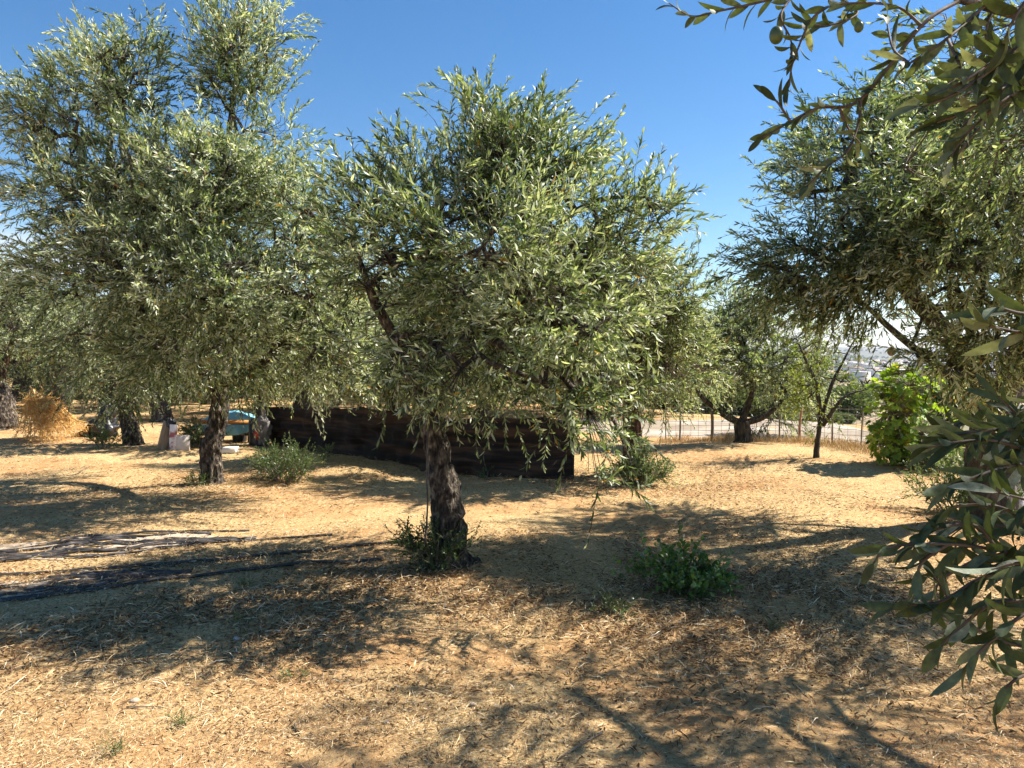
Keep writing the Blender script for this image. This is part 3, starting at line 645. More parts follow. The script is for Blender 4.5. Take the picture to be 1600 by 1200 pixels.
# leafy sprays: (points in pixels with depth) each a stem with leaves along it
sprays = [
 [(1500, 0, 1.55), (1440, 40, 1.5), (1345, 155, 1.5), (1280, 168, 1.5), (1235, 190, 1.5), (1192, 215, 1.5)],
 [(1440, 40, 1.5), (1400, 10, 1.5), (1330, 5, 1.5), (1290, 12, 1.5)],
 [(1290, 12, 1.5), (1265, 35, 1.5), (1240, 95, 1.5), (1232, 135, 1.5)],
 [(1345, 155, 1.5), (1342, 190, 1.48), (1325, 235, 1.45), (1290, 262, 1.42), (1262, 290, 1.4)],
 [(1560, -10, 1.3), (1480, 60, 1.2), (1420, 100, 1.2), (1400, 120, 1.2)],
 [(1240, -10, 1.6), (1220, 25, 1.55), (1235, 60, 1.55), (1238, 90, 1.5)],
 [(1240, -10, 1.6), (1180, 5, 1.6), (1120, 18, 1.6), (1080, 25, 1.6), (1045, 5, 1.6)],
 [(1480, 60, 1.2), (1500, 110, 1.1), (1470, 140, 1.05)],
 [(1420, 100, 1.2), (1395, 75, 1.25), (1385, 30, 1.3)],
 [(1620, 40, 1.1), (1560, 90, 1.0), (1500, 130, .95), (1450, 150, .95)],
 [(1640, 100, 1.2), (1580, 130, 1.1), (1520, 180, 1.1), (1480, 230, 1.1)],
 [(1620, -20, 1.0), (1590, 20, .95), (1570, 60, .95)],
 [(1300, -10, 1.7), (1340, 20, 1.65), (1290, 40, 1.6), (1250, 30, 1.6)],
 [(1235, 190, 1.5), (1215, 160, 1.5), (1200, 150, 1.5)],
 [(1560, 0, 1.6), (1540, 60, 1.55), (1575, 120, 1.5), (1600, 180, 1.45)],
 [(1310, 165, 1.5), (1325, 200, 1.5), (1345, 225, 1.5)],
 # lower right mass
 [(1640, 720, 1.15), (1560, 690, 1.1), (1500, 690, 1.05), (1450, 700, 1.05)],
 [(1640, 720, 1.15), (1590, 650, 1.1), (1560, 620, 1.1)],
 [(1640, 720, 1.15), (1570, 730, 1.05), (1510, 750, 1.0), (1475, 760, 1.0)],
 [(1650, 700, 1.3), (1540, 660, 1.25), (1480, 665, 1.2)],
 [(1650, 880, 1.05), (1560, 860, 1.0), (1480, 850, .98), (1390, 855, .98), (1365, 880, .98)],
 [(1650, 880, 1.05), (1540, 900, 1.0), (1470, 940, .98), (1400, 945, .98)],
 [(1650, 880, 1.05), (1580, 800, 1.0), (1500, 790, 1.0), (1465, 810, 1.0)],
 [(1650, 950, 1.0), (1560, 940, .95), (1490, 990, .95), (1470, 1010, .95)],
 [(1650, 950, 1.0), (1600, 960, .9), (1540, 1010, .9), (1510, 1040, .9)],
 [(1660, 900, .9), (1600, 880, .85), (1550, 890, .85)],
 [(1660, 800, .95), (1600, 780, .95), (1560, 770, .95)],
 [(1650, 1040, 1.0), (1590, 1060, .95), (1560, 1090, .95)],
 [(1480, 850, .98), (1440, 880, .98), (1430, 920, .98)],
 [(1560, 860, 1.0), (1520, 820, 1.0), (1450, 830, 1.0), (1420, 850, 1.0)],
 [(1660, 600, 1.4), (1600, 640, 1.35), (1560, 660, 1.3)],
 [(1640, 480, .8), (1600, 490, .78), (1560, 480, .76)],
 [(1650, 1020, 1.2), (1560, 1000, 1.15), (1500, 960, 1.1), (1460, 900, 1.1)],
 [(1650, 850, 1.2), (1560, 830, 1.2), (1490, 870, 1.15), (1440, 905, 1.15)],
]
rg = np.random.default_rng(77)
ns_ = len(sprays)
for q in range(16, ns_, 3):
    for z in range(1):
        dx, dy, dz = rg.normal(8, 26), rg.normal(0, 30), rg.uniform(-.05, .25)
        sprays.append([(x+dx+30*(1-k/len(sprays[q])), y+dy, d_+dz) for k, (x, y, d_) in enumerate(sprays[q])])
for q in range(9, 12):
    for z in range(2):
        dx, dy, dz = rg.normal(15, 20), rg.normal(20, 30), rg.uniform(-.05, .3)
        sprays.insert(12, [(x+dx, y+dy, d_+dz) for (x, y, d_) in sprays[q]])
tb = MB(); PP = []; DD = []; NN = []; LL = []; WW = []; TT = []
for q, s_ in enumerate(sprays):
    pts, rd_ = resample([U(*p)-bn for p in s_], np.linspace(.0030, .0012, len(s_)), 8)
    if q == 0: rd_ = rd_*1.5
    tb.segs(pts[:-1], pts[1:], rd_[:-1], rd_[1:], 6)
    lens = np.r_[0, np.cumsum(np.linalg.norm(np.diff(pts, axis=0), axis=1))]; tot = lens[-1]
    step = .0125 if q >= 22 else .0165
    nn = max(4, int(tot/step)); tt = np.linspace(.10 if q else .25, 1, nn)*tot
    P = np.stack([np.interp(tt, lens, pts[:, c]) for c in range(3)], -1)
    tan = unit(np.stack([np.interp(tt+.01, lens, pts[:, c])-np.interp(tt-.01, lens, pts[:, c]) for c in range(3)], -1)); tan[-1] = tan[-2]; tan[0] = tan[1]
    ref = unit(rg.normal(size=3)); a_ = unit(np.cross(tan, ref)); b_ = np.cross(tan, a_)
    k = np.arange(nn); ph = (k//2)*math.pi/2+(k % 2)*math.pi+rg.normal(0, .4, nn)
    rad_ = np.cos(ph)[:, None]*a_+np.sin(ph)[:, None]*b_; A = np.radians(rg.uniform(30, 72, nn))*(1-.6*(tt/tot)**3)
    D = unit(tan*np.cos(A)[:, None]+rad_*np.sin(A)[:, None]+np.array([0, 0, -.08])+rg.normal(0, .1, (nn, 3)))
    PP.append(P); DD.append(D); NN.append(unit(tan-rad_*.4+rg.normal(0, .3, (nn, 3)))); LL.append((.063 if q >= 22 else .056)*rg.uniform(.6, 1.2, nn)*(1-.2*(tt/tot)**4)); WW.append(rg.uniform(.0105, .0155, nn))
    TT.append(np.clip(rg.normal(.42, .25, nn), 0, 1))
# upper crown beyond the frame, which shades the sprays
cs = MB()
n_ = 2600; u_ = unit(rg.normal(size=(n_, 3))); cb = np.array([(2.95, 2.5, 3.3), (2.7, 1.7, 3.2), (3.3, 1.3, 2.9), (2.9, 3.4, 3.1), (3.2, 2.1, 2.5), (3.1, 4.3, 3.0), (3.6, 4.0, 2.6), (4.3, 4.3, 3.0), (2.6, 1.9, 2.7)]); bi = rg.integers(0, 9, n_)
Sb = cb[bi]-bn+u_*(rg.uniform(size=(n_, 1))**.4)*np.array([.95, .8, .75])
P, D, N, L, Wd, idx, seg = shoot_leaves(Sb, u_+[0, 0, .1], rg.uniform(.15, .35, n_), rg.uniform(0, .4, n_), 18, rg, .062, .0135)
ctr = np.array([.1, .5, 1.9]); 
for a_, b_ in seg: tb.segs(a_, b_, .0016, .0014, 3)
for c_ in cb-bn:
    tb.sweep([J, J*.4+c_*.6+[0, 0, -.1], c_], [.06, .04, .02], k=6, sub=4)
sel = bi
nd = Sb[rg.choice(len(Sb), 260, replace=False)]; cN = cb-bn
ps = list(cN); nd = nd[np.argsort(np.linalg.norm(nd[:, None]-cN[None], axis=2).min(1))]
for p_ in nd:
    A_ = np.array(ps); j_ = int(np.linalg.norm(A_-p_, axis=1).argmin()); tb.segs([A_[j_]], [p_], .007, .005, 4); ps.append(p_)
ps = np.array(ps); tb.segs(ps[np.linalg.norm(Sb[:, None]-ps[None], axis=2).argmin(1)], Sb, .003, .0022, 3)
tb.build('branches', M['twig_dark'], near, smooth=True)
leaf_obj('crown', np.concatenate(PP), np.concatenate(DD), np.concatenate(NN), np.concatenate(LL), np.concatenate(WW), np.concatenate(TT), M['leaf_near'], near, 2, .16)
leaf_obj('upper_crown', P, D, N, L, Wd, np.clip(rg.normal(.4, .2, len(P)), 0, .95), M['leaf'], near, 1)
fm = MB(); fb_sphere(fm, U(1213, 55, 1.5)-bn, (.0135, .0135, .0175), 16, 12); fm.build('olive_fruit', M['green_fruit'], near, smooth=True)
fm = MB(); fb_sphere(fm, U(1342, 42, 1.5)-bn, (.009, .009, .011), 12, 8); fm.build('olive_fruit', M['green_fruit'], near, smooth=True)

# ------------------------------------------------------------------ small plants
def bush(name, label, cat, px, py, h, rx, n, seed, mat='leaf_green', L0=.05, W0=.02, nper=12, slen=(.12, .3), detail=1, lean=.5, ry=None, group=None, open_=(30, 75), cone=0., stem_r=.003, tone=(.45, .22), at=None, dome=True, extra=None):
    b = GG(px, py) if at is None else np.asarray(at, float); rg = np.random.default_rng(seed); root = empty(name, b); tag(root, label, cat, group); ry = ry or rx
    nb = max(5, n//7)
    a = rg.uniform(0, 2*math.pi, nb); r = rg.uniform(size=nb)**.6
    st = np.stack([np.cos(a)*r*rx*.35, np.sin(a)*r*ry*.35, np.full(nb, -.01)], -1)
    hh = h*(rg.uniform(.45, 1, nb))*(1-(.55 if dome else .2)*r**2)
    en = np.stack([np.cos(a)*r*rx, np.sin(a)*r*ry, hh*.85], -1)
    mid_ = st*.45+en*.55+np.stack([0*a, 0*a, h*.08+0*a], -1)
    mb = MB(); mb.segs(st, mid_, stem_r*1.6, stem_r*1.2, 5); mb.segs(mid_, en, stem_r*1.2, stem_r*.7, 5)
    k = rg.integers(0, nb, n); t = rg.uniform(.1, 1, n)[:, None]
    Sb = np.where(t < .5, st[k]+(mid_[k]-st[k])*t*2, mid_[k]+(en[k]-mid_[k])*(t-.5)*2)
    od = unit(np.stack([Sb[:, 0]/rx, Sb[:, 1]/ry, 0*Sb[:, 0]+.3], -1)*lean+rg.normal(0, .4, Sb.shape)+[0, 0, .4])
    P, D, N, L, Wd, idx, seg = shoot_leaves(Sb, od, rg.uniform(slen[0], slen[1], n), rg.uniform(0, .3, n), nper, rg, L0, W0, open_)
    for a_, b_ in seg: mb.segs(a_, b_, stem_r*.45, stem_r*.35, 3)
    if extra:
        s_ = np.array([q[0] for q in extra])-b; e_ = np.array([q[1] for q in extra])-b; v_ = e_-s_; dx = np.array([q[2] for q in extra]); lx = np.linalg.norm(v_, axis=1); v_[:, 2] += dx*lx
        x_ = shoot_leaves(s_, v_, lx, dx, nper, rg, L0*1.1, W0*1.1, open_)
        for a_, b_ in x_[6]: mb.segs(a_, b_, .0022, .0016, 4)
        mb.segs(s_*.15, s_, .004, .0024, 4)
        P, D, N, L, Wd = [np.concatenate([u_, w_]) for u_, w_ in zip((P, D, N, L, Wd), x_[:5])]
    mb.build('stem', M['twig'], root, smooth=True)
    ok = P[:, 2] > .0
    leaf_obj('foliage', P[ok], D[ok], N[ok], L[ok], Wd[ok], np.clip(rg.normal(tone[0], tone[1], ok.sum()), 0, 1), M[mat], root, detail, .15)
    return root, b
# citrus-like bush in front
cx_s = [(U(1010, 890, 4.85), U(1002, 838, 4.85), 0), (U(1060, 880, 4.85), U(1062, 822, 4.85), 0), (U(1080, 880, 4.85), U(1100, 830, 4.85), .2), (U(1120, 900, 4.85), U(1145, 856, 4.85), .1), (U(1040, 880, 4.85), U(1030, 842, 4.85), .1), (U(990, 900, 4.85), U(955, 868, 4.9), .2), (U(1000, 915, 4.85), U(945, 890, 4.9), .2)]
cb_, bb = bush('citrus_bush', 'low dark green lemon bush with small yellow-green fruit on the shaded straw', 'bush', 1062, 925, .30, .33, 170, 61, 'leaf_citrus', .046, .026, 9, (.08, .20), detail=2, ry=.3, open_=(40, 85), extra=cx_s)
for px, py in [(1065, 874), (1040, 868)]:
    mb = MB(); fb_sphere(mb, U(px, py, 4.7)-bb, (.016, .016, .016), 14, 10); f_ = mb.build('lemon', M['green_fruit'], cb_, smooth=True)
bush('sprawling_plant', 'low dark sprawling weed at the left foot of the lemon bush', 'plant', 955, 962, .10, .22, 60, 62, 'leaf_green', .02, .008, 12, (.06, .14), ry=.2)
# suckers at the foot of the middle tree
bush('sucker_shrub', 'green suckers sprouting round the foot of the middle olive trunk', 'shrub', 680, 893, .34, .27, 260, 63, 'leaf_green', .030, .012, 16, (.08, .26), ry=.2, tone=(.42, .25), dome=False)
bush('shrub', 'feathery green shrub right of the tall left olive trunk', 'shrub', 448, 752, .50, .40, 300, 64, 'leaf_green', .035, .011, 20, (.14, .36), detail=0, ry=.35, tone=(.6, .25), dome=True)
bush('shrub', 'narrow upright green shoots rising over the feathery shrub', 'shrub', 432, 748, .62, .14, 80, 65, 'leaf_green', .035, .012, 18, (.12, .3), detail=0, tone=(.6, .25), dome=False)
bush('shrub', 'grey-green sucker shrub round the foot of the reddish trunk', 'shrub', 1000, 757, .48, .32, 320, 66, 'leaf', .05, .013, 18, (.15, .32), detail=0, ry=.28, tone=(.30, .2))
bush('shrub', 'small green shrub beside the knobbly leaning trunk', 'shrub', 160, 700, .34, .30, 110, 67, 'leaf_green', .045, .014, 14, (.12, .3), detail=0, tone=(.8, .2))
bush('shrub', 'grassy green tuft at the left foot of the tall olive', 'plant', 312, 757, .16, .16, 70, 68, 'leaf_green', .05, .008, 10, (.08, .18), detail=0, tone=(.5, .2))
bush('shrub', 'dark bush between the leaning boards and the tall olive trunk', 'shrub', 312, 700, .50, .36, 170, 69, 'leaf', .06, .014, 18, (.15, .36), detail=0, tone=(.25, .2))
bush('seedling', 'small green seedling below the dark netting', 'plant', 762, 752, .20, .08, 16, 70, 'leaf_green', .04, .014, 10, (.06, .14), detail=0)
bush('seedling', 'green seedling right of the feathery shrub', 'plant', 512, 722, .20, .12, 26, 71, 'leaf_green', .05, .014, 10, (.08, .2), detail=0, tone=(.8, .2))
bush('shrub', 'grey-green sprouts under the fig bush by the right olive', 'shrub', 1462, 742, .30, .35, 130, 72, 'leaf', .055, .015, 16, (.12, .3), detail=0)
bush('shrub', 'dark undergrowth at the foot of the right olive behind the near leaves', 'shrub', 1500, 800, .7, .45, 260, 73, 'leaf', .055, .015, 18, (.15, .35), detail=0, tone=(.3, .2))
for q, (px, py, lab) in enumerate([(458, 1050, 'small green weed tuft on the open straw right of the left shadow'), (285, 1135, 'small weed tuft near the bottom left of the straw'), (165, 1180, 'low green weed patch at the bottom left corner'),
                                   (375, 975, 'pale green weed in the straw below the hose'), (1200, 985, 'tiny weed right of the lemon bush'), (385, 915, 'thin weed beside the long black hose')]):
    bush('weed', lab, 'weed', px, py, .035, .07, 26, 80+q, 'leaf_green', .022, .004, 7, (.03, .07), detail=0, tone=(.85, .15), stem_r=.001, group='small weeds in the straw')

# fig bush: lobed broad leaves
def fig():
    b = GG(1425, 735); root = empty('fig_tree', b); tag(root, 'bright green fig bush with broad leaves left of the right olive', 'fig tree')
    rg = np.random.default_rng(90); mb = MB(); Yf = b[1]
    lob = [B(1395, 640, Yf, 42, 62), B(1420, 605, Yf, 50, 35), B(1440, 680, Yf, 55, 50), B(1395, 690, Yf, 35, 35), B(1475, 700, Yf, 40, 30)]
    PP = []; OO = []
    for c, r, w_ in lob:
        n = 190; u = unit(rg.normal(size=(n, 3))); PP.append(c-b+u*(rg.uniform(size=(n, 1))**.3)*np.array(r)); OO.append(u)
        cc = c-b; mb.sweep([np.array([0, 0, -.05]), cc*[.3, .3, .5], cc], [.03, .022, .01], k=6, sub=4, amp=.1, seed=3)
        mb.segs(np.repeat(cc[None], n, 0), PP[-1], .005, .003, 3)
    P = np.concatenate(PP); O = unit(np.concatenate(OO)+[0, 0, -.1]+rg.normal(0, .3, (len(P), 3)))
    # palmate outline
    ang = np.radians([0, 22, 38, 62, 88, 112, 140, 180]); rr_ = np.array([1.0, .62, .95, .58, .8, .5, .45, .1])
    out = [(math.cos(a)*r+.25, math.sin(a)*r) for a, r in zip(ang, rr_)]; out = out+[(x, -y) for x, y in out[-2:0:-1]]
    out = np.array(out); K = len(out)
    D = O; D[:, 2] -= .35; D = unit(D); N = unit(rg.normal(0, .4, P.shape)+[0, 0, 1.]+O*.5); Bv = unit(np.cross(D, N)); N = np.cross(Bv, D)
    s = rg.uniform(.055, .10, len(P))[:, None]
    V = [P+D*s*.25]
    for x, y in out: V.append(P+D*s*x+Bv*s*y+N*s*(abs(y)*.22-.15*max(x, 0)**2))
    V = np.stack(V, 1).reshape(-1, 3); o = (np.arange(len(P))*(K+1))[:, None]
    T = np.concatenate([np.stack([o[:, 0], o[:, 0]+1+k, o[:, 0]+1+(k+1) % K], -1) for k in range(K)])
    tn = np.clip(rg.normal(.5, .24, len(P)), 0, .93); tn[rg.uniform(size=len(P)) < .03] = 1
    mesh_obj('crown', V, [T], M['leaf_fig'], root, tone=np.tile(tn, K))
    mb.build('trunk', M['twig'], root, smooth=True)
fig()

# young tree by the fence
by = GG(1275, 724); Yy = by[1]
tree('young_almond_tree', 'slender young tree with thin forked stems and yellow-green leaves before the pale track', by,
     [([by+[0, 0, -.05], U(1277, 700, Yy), U(1280, 670, Yy), U(1283, 648, Yy)], [.05, .042, .034, .03]),
      ([U(1283, 655, Yy), U(1275, 600, Yy), U(1258, 560, Yy), U(1245, 530, Yy)], [.035, .026, .018, .008]),
      ([U(1283, 655, Yy), U(1300, 600, Yy), U(1320, 560, Yy), U(1335, 530, Yy)], [.03, .022, .015, .006]),
      ([U(1286, 665, Yy), U(1310, 630, Yy-.2), U(1330, 615, Yy-.2), U(1370, 605, Yy-.2)], [.028, .02, .014, .006])],
     [B(1250, 550, Yy, 30, 35, 1), B(1275, 590, Yy, 35, 40, .7), B(1330, 540, Yy, 25, 25, .8), B(1315, 590, Yy, 30, 25, .5), B(1365, 590, Yy, 25, 18, .6), B(1285, 660, Yy, 30, 25, .5), B(1255, 620, Yy, 20, 40, .6)],
     280, seed=95, trunk_mat='bark_dark', leaf_mat='leaf_yellow', L0=.06, W0=.02, nper=9, detail=0, slen=(.12, .28), nbranch=60, cat='young tree', k0=10)

# ------------------------------------------------------------------ dead branches
def deadpile():
    b = GG(70, 688); root = empty('dead_branch', b); tag(root, 'large dried orange-brown cut branch lying between the left trunks', 'dead branch')
    rg = np.random.default_rng(100); mb = MB(); top = U(52, 608, b[1])-b; P = []; D = []; s = b[1]/F
    for k in range(34):
        a = rg.uniform(0, 2*math.pi); e = np.array([math.cos(a)*rg.uniform(.25, .62)+.08, math.sin(a)*.45, rg.uniform(0, .25)]); m = top*.5+e*.5+[0, 0, .05]
        p, r = mb.sweep([top*rg.uniform(.75, 1)+rg.normal(0, .03, 3), m, e], [.016, .011, .004], k=4, sub=6, cap=False)
        for q in p[2:]:
            for z in range(4):
                P.append(q+rg.normal(0, .01, 3)); D.append(unit(p[-1]-p[0])*.8+rg.normal(0, .6, 3))
    P = np.array(P); D = unit(np.array(D)); n = len(P); L = rg.uniform(.08, .22, n)
    mb.segs(P, P+D*L[:, None], .0025, .001, 3)
    T = np.concatenate([P+D*L[:, None]*t for t in (.3, .5, .7, .9)]); n2 = len(T)
    mb.build('stem', M['dead_stem'], root, smooth=True)
    leaf_obj('dry_foliage', T, unit(np.tile(D, (4, 1))+rg.normal(0, .5, T.shape)), unit(rg.normal(size=T.shape)), rg.uniform(.04, .10, n2), rg.uniform(.006, .014, n2), rg.uniform(0, 1, n2), M['dead'], root, 0)
deadpile()
# black plastic-wrapped stump
def lumpy(mb, c, r, seed, amp=.3, freq=2.5, nu=28, nv=18, flat=True):
    th = np.linspace(0.02, math.pi-.02, nv); ph = np.arange(nu)*2*math.pi/nu
    T, Pp = np.meshgrid(th, ph, indexing='ij'); V = np.stack([np.sin(T)*np.cos(Pp), np.sin(T)*np.sin(Pp), np.cos(T)], -1)
    V = V*(1+amp*fbm(V*freq+seed*3.3, 4))[..., None]*np.asarray(r)
    V = V+np.asarray(c)
    if flat: V[..., 2] = np.maximum(V[..., 2], -.02)
    V = V.reshape(-1, 3); Q = [(a*nu+b, (a+1)*nu+b, (a+1)*nu+(b+1) % nu, a*nu+(b+1) % nu) for a in range(nv-1) for b in range(nu)]
    mb.add(V, Q)
b = GG(160, 682); mb = MB(); lumpy(mb, (0, 0, .16), (.30, .22, .22), 2, .35); lumpy(mb, (.08, 0, .40), (.16, .13, .22), 5, .3); lumpy(mb, (-.2, -.05, .05), (.22, .18, .09), 7, .3)
o = mb.build('wrapped_stump', M['plastic_black'], smooth=True); o.location = b; tag(o, 'olive stump wrapped in shiny black plastic between the leaning trunk and dead branch', 'wrapped stump')
bt = [B(165, 600, 14, 55, 40), B(130, 560, 14, 50, 40)]

# ------------------------------------------------------------------ dark netting screen
def netting():
    pts = [G(418, 693), G(500, 705), G(590, 720), G(680, 735), G(770, 746), G(850, 750), G(895, 748)]
    tops = [632, 632, 640, 645, 652, 652, 655]
    root = empty('shade_netting_screen', [*pts[0][:2], 0]); tag(root, 'long sagging dark brown shade netting screen behind the middle olive', 'netting screen')
    o0 = np.array([*pts[0][:2], 0]); base = np.array(pts); h = np.array([U(800, t, p[1])[2] for t, p in zip(tops, pts)])
    n = 200; t = np.linspace(0, len(pts)-1, n); bx = np.interp(t, range(len(pts)), base[:, 0]); by_ = np.interp(t, range(len(pts)), base[:, 1]); hz = np.interp(t, range(len(pts)), h)
    sag = .035*np.abs(np.sin(t*math.pi*1.0)); m = 16; V = []
    for k in range(m):
        f = k/(m-1); z = gz(bx, by_)-.02+(hz-sag+.02)*f
        nn = fbm(np.stack([bx*3, by_*3, z*5], -1), 3)
        V.append(np.stack([bx+nn*.04, by_+nn*.09*(1+.6*(1-f)), z+.02*nn*f], -1)-o0)
    V = np.concatenate(V); Q = [(k*n+i_, k*n+i_+1, (k+1)*n+i_+1, (k+1)*n+i_) for k in range(m-1) for i_ in range(n-1)]
    ob = mesh_obj('netting', V, [Q], M['netting'], root, smooth=True)
    md = ob.modifiers.new('thickness', 'SOLIDIFY'); md.thickness = .008
    for i_ in range(len(pts)):
        mb = MB(); p = base[i_]-o0; zz = gzf(*base[i_][:2]); mb.segs([p+[0, .05, zz-.05]], [p+[0.01, .05, h[i_]+.03]], .02, .018, 8); mb.build('post', M['wood_dark'], root, smooth=True)
M['wood_dark'] = noisemat('dark_post_wood', [(.3, (.03, .022, .015)), (.7, (.09, .065, .045))], scale=7, rough=.9, bump=.5, stretch=(5, 5, .6))
netting()

# ------------------------------------------------------------------ leaning boards, table and things round it
def board(name, label, px, py, wpx, hpx, dep, lean, mat, cat, yaw=0, thick=.03, roll=0):
    b = GG(px, py); s = b[1]/F; mb = MB(); w_, h_ = wpx*s, hpx*s
    mb.box((0, 0, h_/2), (w_, thick, h_)); o = mb.build(name, M[mat]); o.location = b; o.rotation_euler = (lean, roll, yaw)
    bv = o.modifiers.new('bevel', 'BEVEL'); bv.width = .004; bv.segments = 1
    tag(o, label, cat); return o
board('wooden_board', 'brown wooden board leaning steeply at the left of the stack', 252, 705, 14, 46, 0, R(-12), 'wood', 'board', yaw=R(25), roll=R(14))
board('wooden_board', 'narrower brown board leaning just behind the first board', 260, 703, 10, 44, 0, R(-10), 'wood', 'board', yaw=R(25), roll=R(17))
board('pale_panel', 'upright pale panel with peeling pink paint beside the leaning boards', 270, 706, 12, 40, 0, R(-5), 'mottle', 'panel', yaw=R(-10))
board('pale_panel', 'wide pale sheet standing between the peeling panel and the tall trunk', 285, 706, 22, 24, 0, R(-8), 'pale_board', 'panel', yaw=R(5))
b = GG(360, 708); mb = MB(); s = b[1]/F; mb.box((0, 0, 4.5*s), (22*s, .18, 9*s)); o = mb.build('foam_block', M['white_wall']); o.location = b; o.modifiers.new('bevel', 'BEVEL').width = .01
tag(o, 'low white block on the ground right of the tall olive trunk', 'block')
# dark sack on the board top
b = U(267, 662, GG(262, 704)[1]); mb = MB(); lumpy(mb, (0, 0, 0), (.07, .06, .08), 3, .3, flat=False); o = mb.build('black_bag', M['plastic_black'], smooth=True); o.location = b; tag(o, 'small black bag on top of the leaning boards', 'bag')
def table():
    b = GG(352, 692); s = b[1]/F; root = empty('work_table', b); tag(root, 'wooden table with blue tarpaulin apron and orange edge behind the tall trunk', 'table')
    zt = U(352, 660, b[1])[2]-b[2]; x0, x1 = -48*s, 42*s
    mb = MB(); mb.box(((x0+x1)/2, .3, zt), (x1-x0, .7, .04)); mb.build('tabletop', M['wood'], root)
    mb = MB(); mb.box(((x0+x1)/2, -.066, zt+.01), (x1-x0+.02, .025, .075)); mb.build('rail', M['rust'], root)
    n, m = 40, 8; V = []
    for k in range(m):
        for i_ in range(n):
            u = i_/(n-1); f = k/(m-1); drop = (.20-.10*abs(2*u-1.1)**2)*f
            V.append((x0+(x1-x0)*u, -.085-.02*math.sin(u*25)*f, zt-.03-drop))
    Q = [(k*n+i_, (k+1)*n+i_, (k+1)*n+i_+1, k*n+i_+1) for k in range(m-1) for i_ in range(n-1)]
    ob = mesh_obj('apron', V, [Q], M['blue_tarp'], root, smooth=True); ob.modifiers.new('thickness', 'SOLIDIFY').thickness = .006
    for x in (x0+.05, x1-.05):
        for y in (0., .6):
            mb = MB(); mb.box((x, y, zt/2-.02), (.045, .045, zt-.002)); mb.build('leg', M['wood_dark'], root)
    mb = MB(); mb.box(((x0+x1)/2, .0, .16), (x1-x0-.12, .03, .04)); mb.build('stretcher', M['wood_dark'], root)
    return b, s, zt
tb_, ts, zt = table()
mb = MB(); n, m = 36, 10; V = []
for k in range(m):
    for i_ in range(n):
        u = i_/(n-1)*2-1; v = k/(m-1)*2-1; z = .15*(1-abs(u)**3)*(1-abs(v)**3)+.03*float(vnoise(np.array([[u*4, v*4, 1.]]))[0])
        V.append((u*40*ts, v*.26, max(z, 0)))
mb.add(V, [(k*n+i_, k*n+i_+1, (k+1)*n+i_+1, (k+1)*n+i_) for k in range(m-1) for i_ in range(n-1)])
o = mb.build('tarpaulin', M['blue_tarp'], smooth=True); o.location = tb_+np.array([0, .3, zt+.023]); o.modifiers.new('thickness', 'SOLIDIFY').thickness = .004
tag(o, 'light blue tarpaulin heaped on the table with the orange edge', 'tarpaulin')
b = GG(330, 694); mb = MB(); r_ = .14; mb.sweep([np.array([0, 0, 0]), np.array([0, 0, .05]), np.array([0, 0, .3]), np.array([0, 0, .31])], [r_*.86, r_*.88, r_, r_*1.04], k=20, sub=3)
o = mb.build('bucket', M['plastic_black'], smooth=True); o.location = GG(376, 690)+np.array([-.06, .12, 0]); tag(o, 'black bucket under the right half of the table', 'bucket')
b = GG(402, 697); mb = MB(); mb.sweep([np.array([0, 0, 0]), np.array([0, 0, .02]), np.array([0, 0, .42]), np.array([0, 0, .44])], [.13, .135, .135, .12], k=22, sub=3)
o = mb.build('barrel', M['plastic_black'], smooth=True); o.location = b; tag(o, 'black barrel at the right end of the table', 'barrel')
mb = MB(); lumpy(mb, (0, 0, 0), (.13, .09, .24), 8, .35, flat=False); o = mb.build('sack', M['grey_rag'], smooth=True); o.location = U(412, 672, b[1]-.12); tag(o, 'grey crumpled sack hung beside the black barrel', 'sack')
mb = MB(); lumpy(mb, (0, 0, 0), (.045, .03, .09), 9, .35, flat=False); o = mb.build('red_rag', M['red_rag'], smooth=True); o.location = U(401, 678, b[1]-.20); tag(o, 'small red rag in front of the grey sack', 'rag')

# ------------------------------------------------------------------ hoses and ground cloth on the left
def hose(name, label, pix, r=.011, cat='hose', mat='hose', group='black hoses on the ground'):
    P = []
    for k, (x, y) in enumerate(pix): p = G(x, y); P.append(p)
    P = np.array(P); P, _ = resample(P, .01, 10)
    P[:, 0] += .02*vnoise(np.stack([P[:, 0]*2, P[:, 1]*2, P[:, 0]*0+r*900], -1)); P[:, 1] += .018*vnoise(np.stack([P[:, 0]*2.7, P[:, 1]*2, P[:, 0]*0+r*300], -1))
    P[:, 2] = gz(P[:, 0], P[:, 1])+r*1.0+.006*np.abs(vnoise(P*3)); o0 = P[0].copy()
    mb = MB(); mb.sweep(P-o0, r, k=8, sub=1); o = mb.build(name, M[mat], smooth=True); o.location = o0; tag(o, label, cat, group)
hose('hose', 'black hose running in front of the upper ground cloth toward the middle tree', [(-40, 902), (60, 893), (170, 885), (280, 880), (330, 878), (450, 868), (560, 858), (640, 850)], .012)
hose('hose', 'black hose along the lower edge of the upper ground cloth', [(-30, 878), (80, 866), (200, 856), (310, 852), (400, 842), (520, 838)], .010)
hose('hose', 'long black hose curving over the straw below both ground cloths', [(-60, 946), (20, 940), (100, 932), (200, 918), (290, 905), (390, 893), (500, 884), (600, 876)], .013)
hose('hose', 'thin hose between the two ground cloths', [(-40, 920), (50, 906), (110, 898), (190, 890), (270, 886)], .009)
hose('hose', 'thin black hose at the back edge of the upper ground cloth', [(-30, 861), (60, 852), (150, 842), (260, 834), (390, 828)], .009)
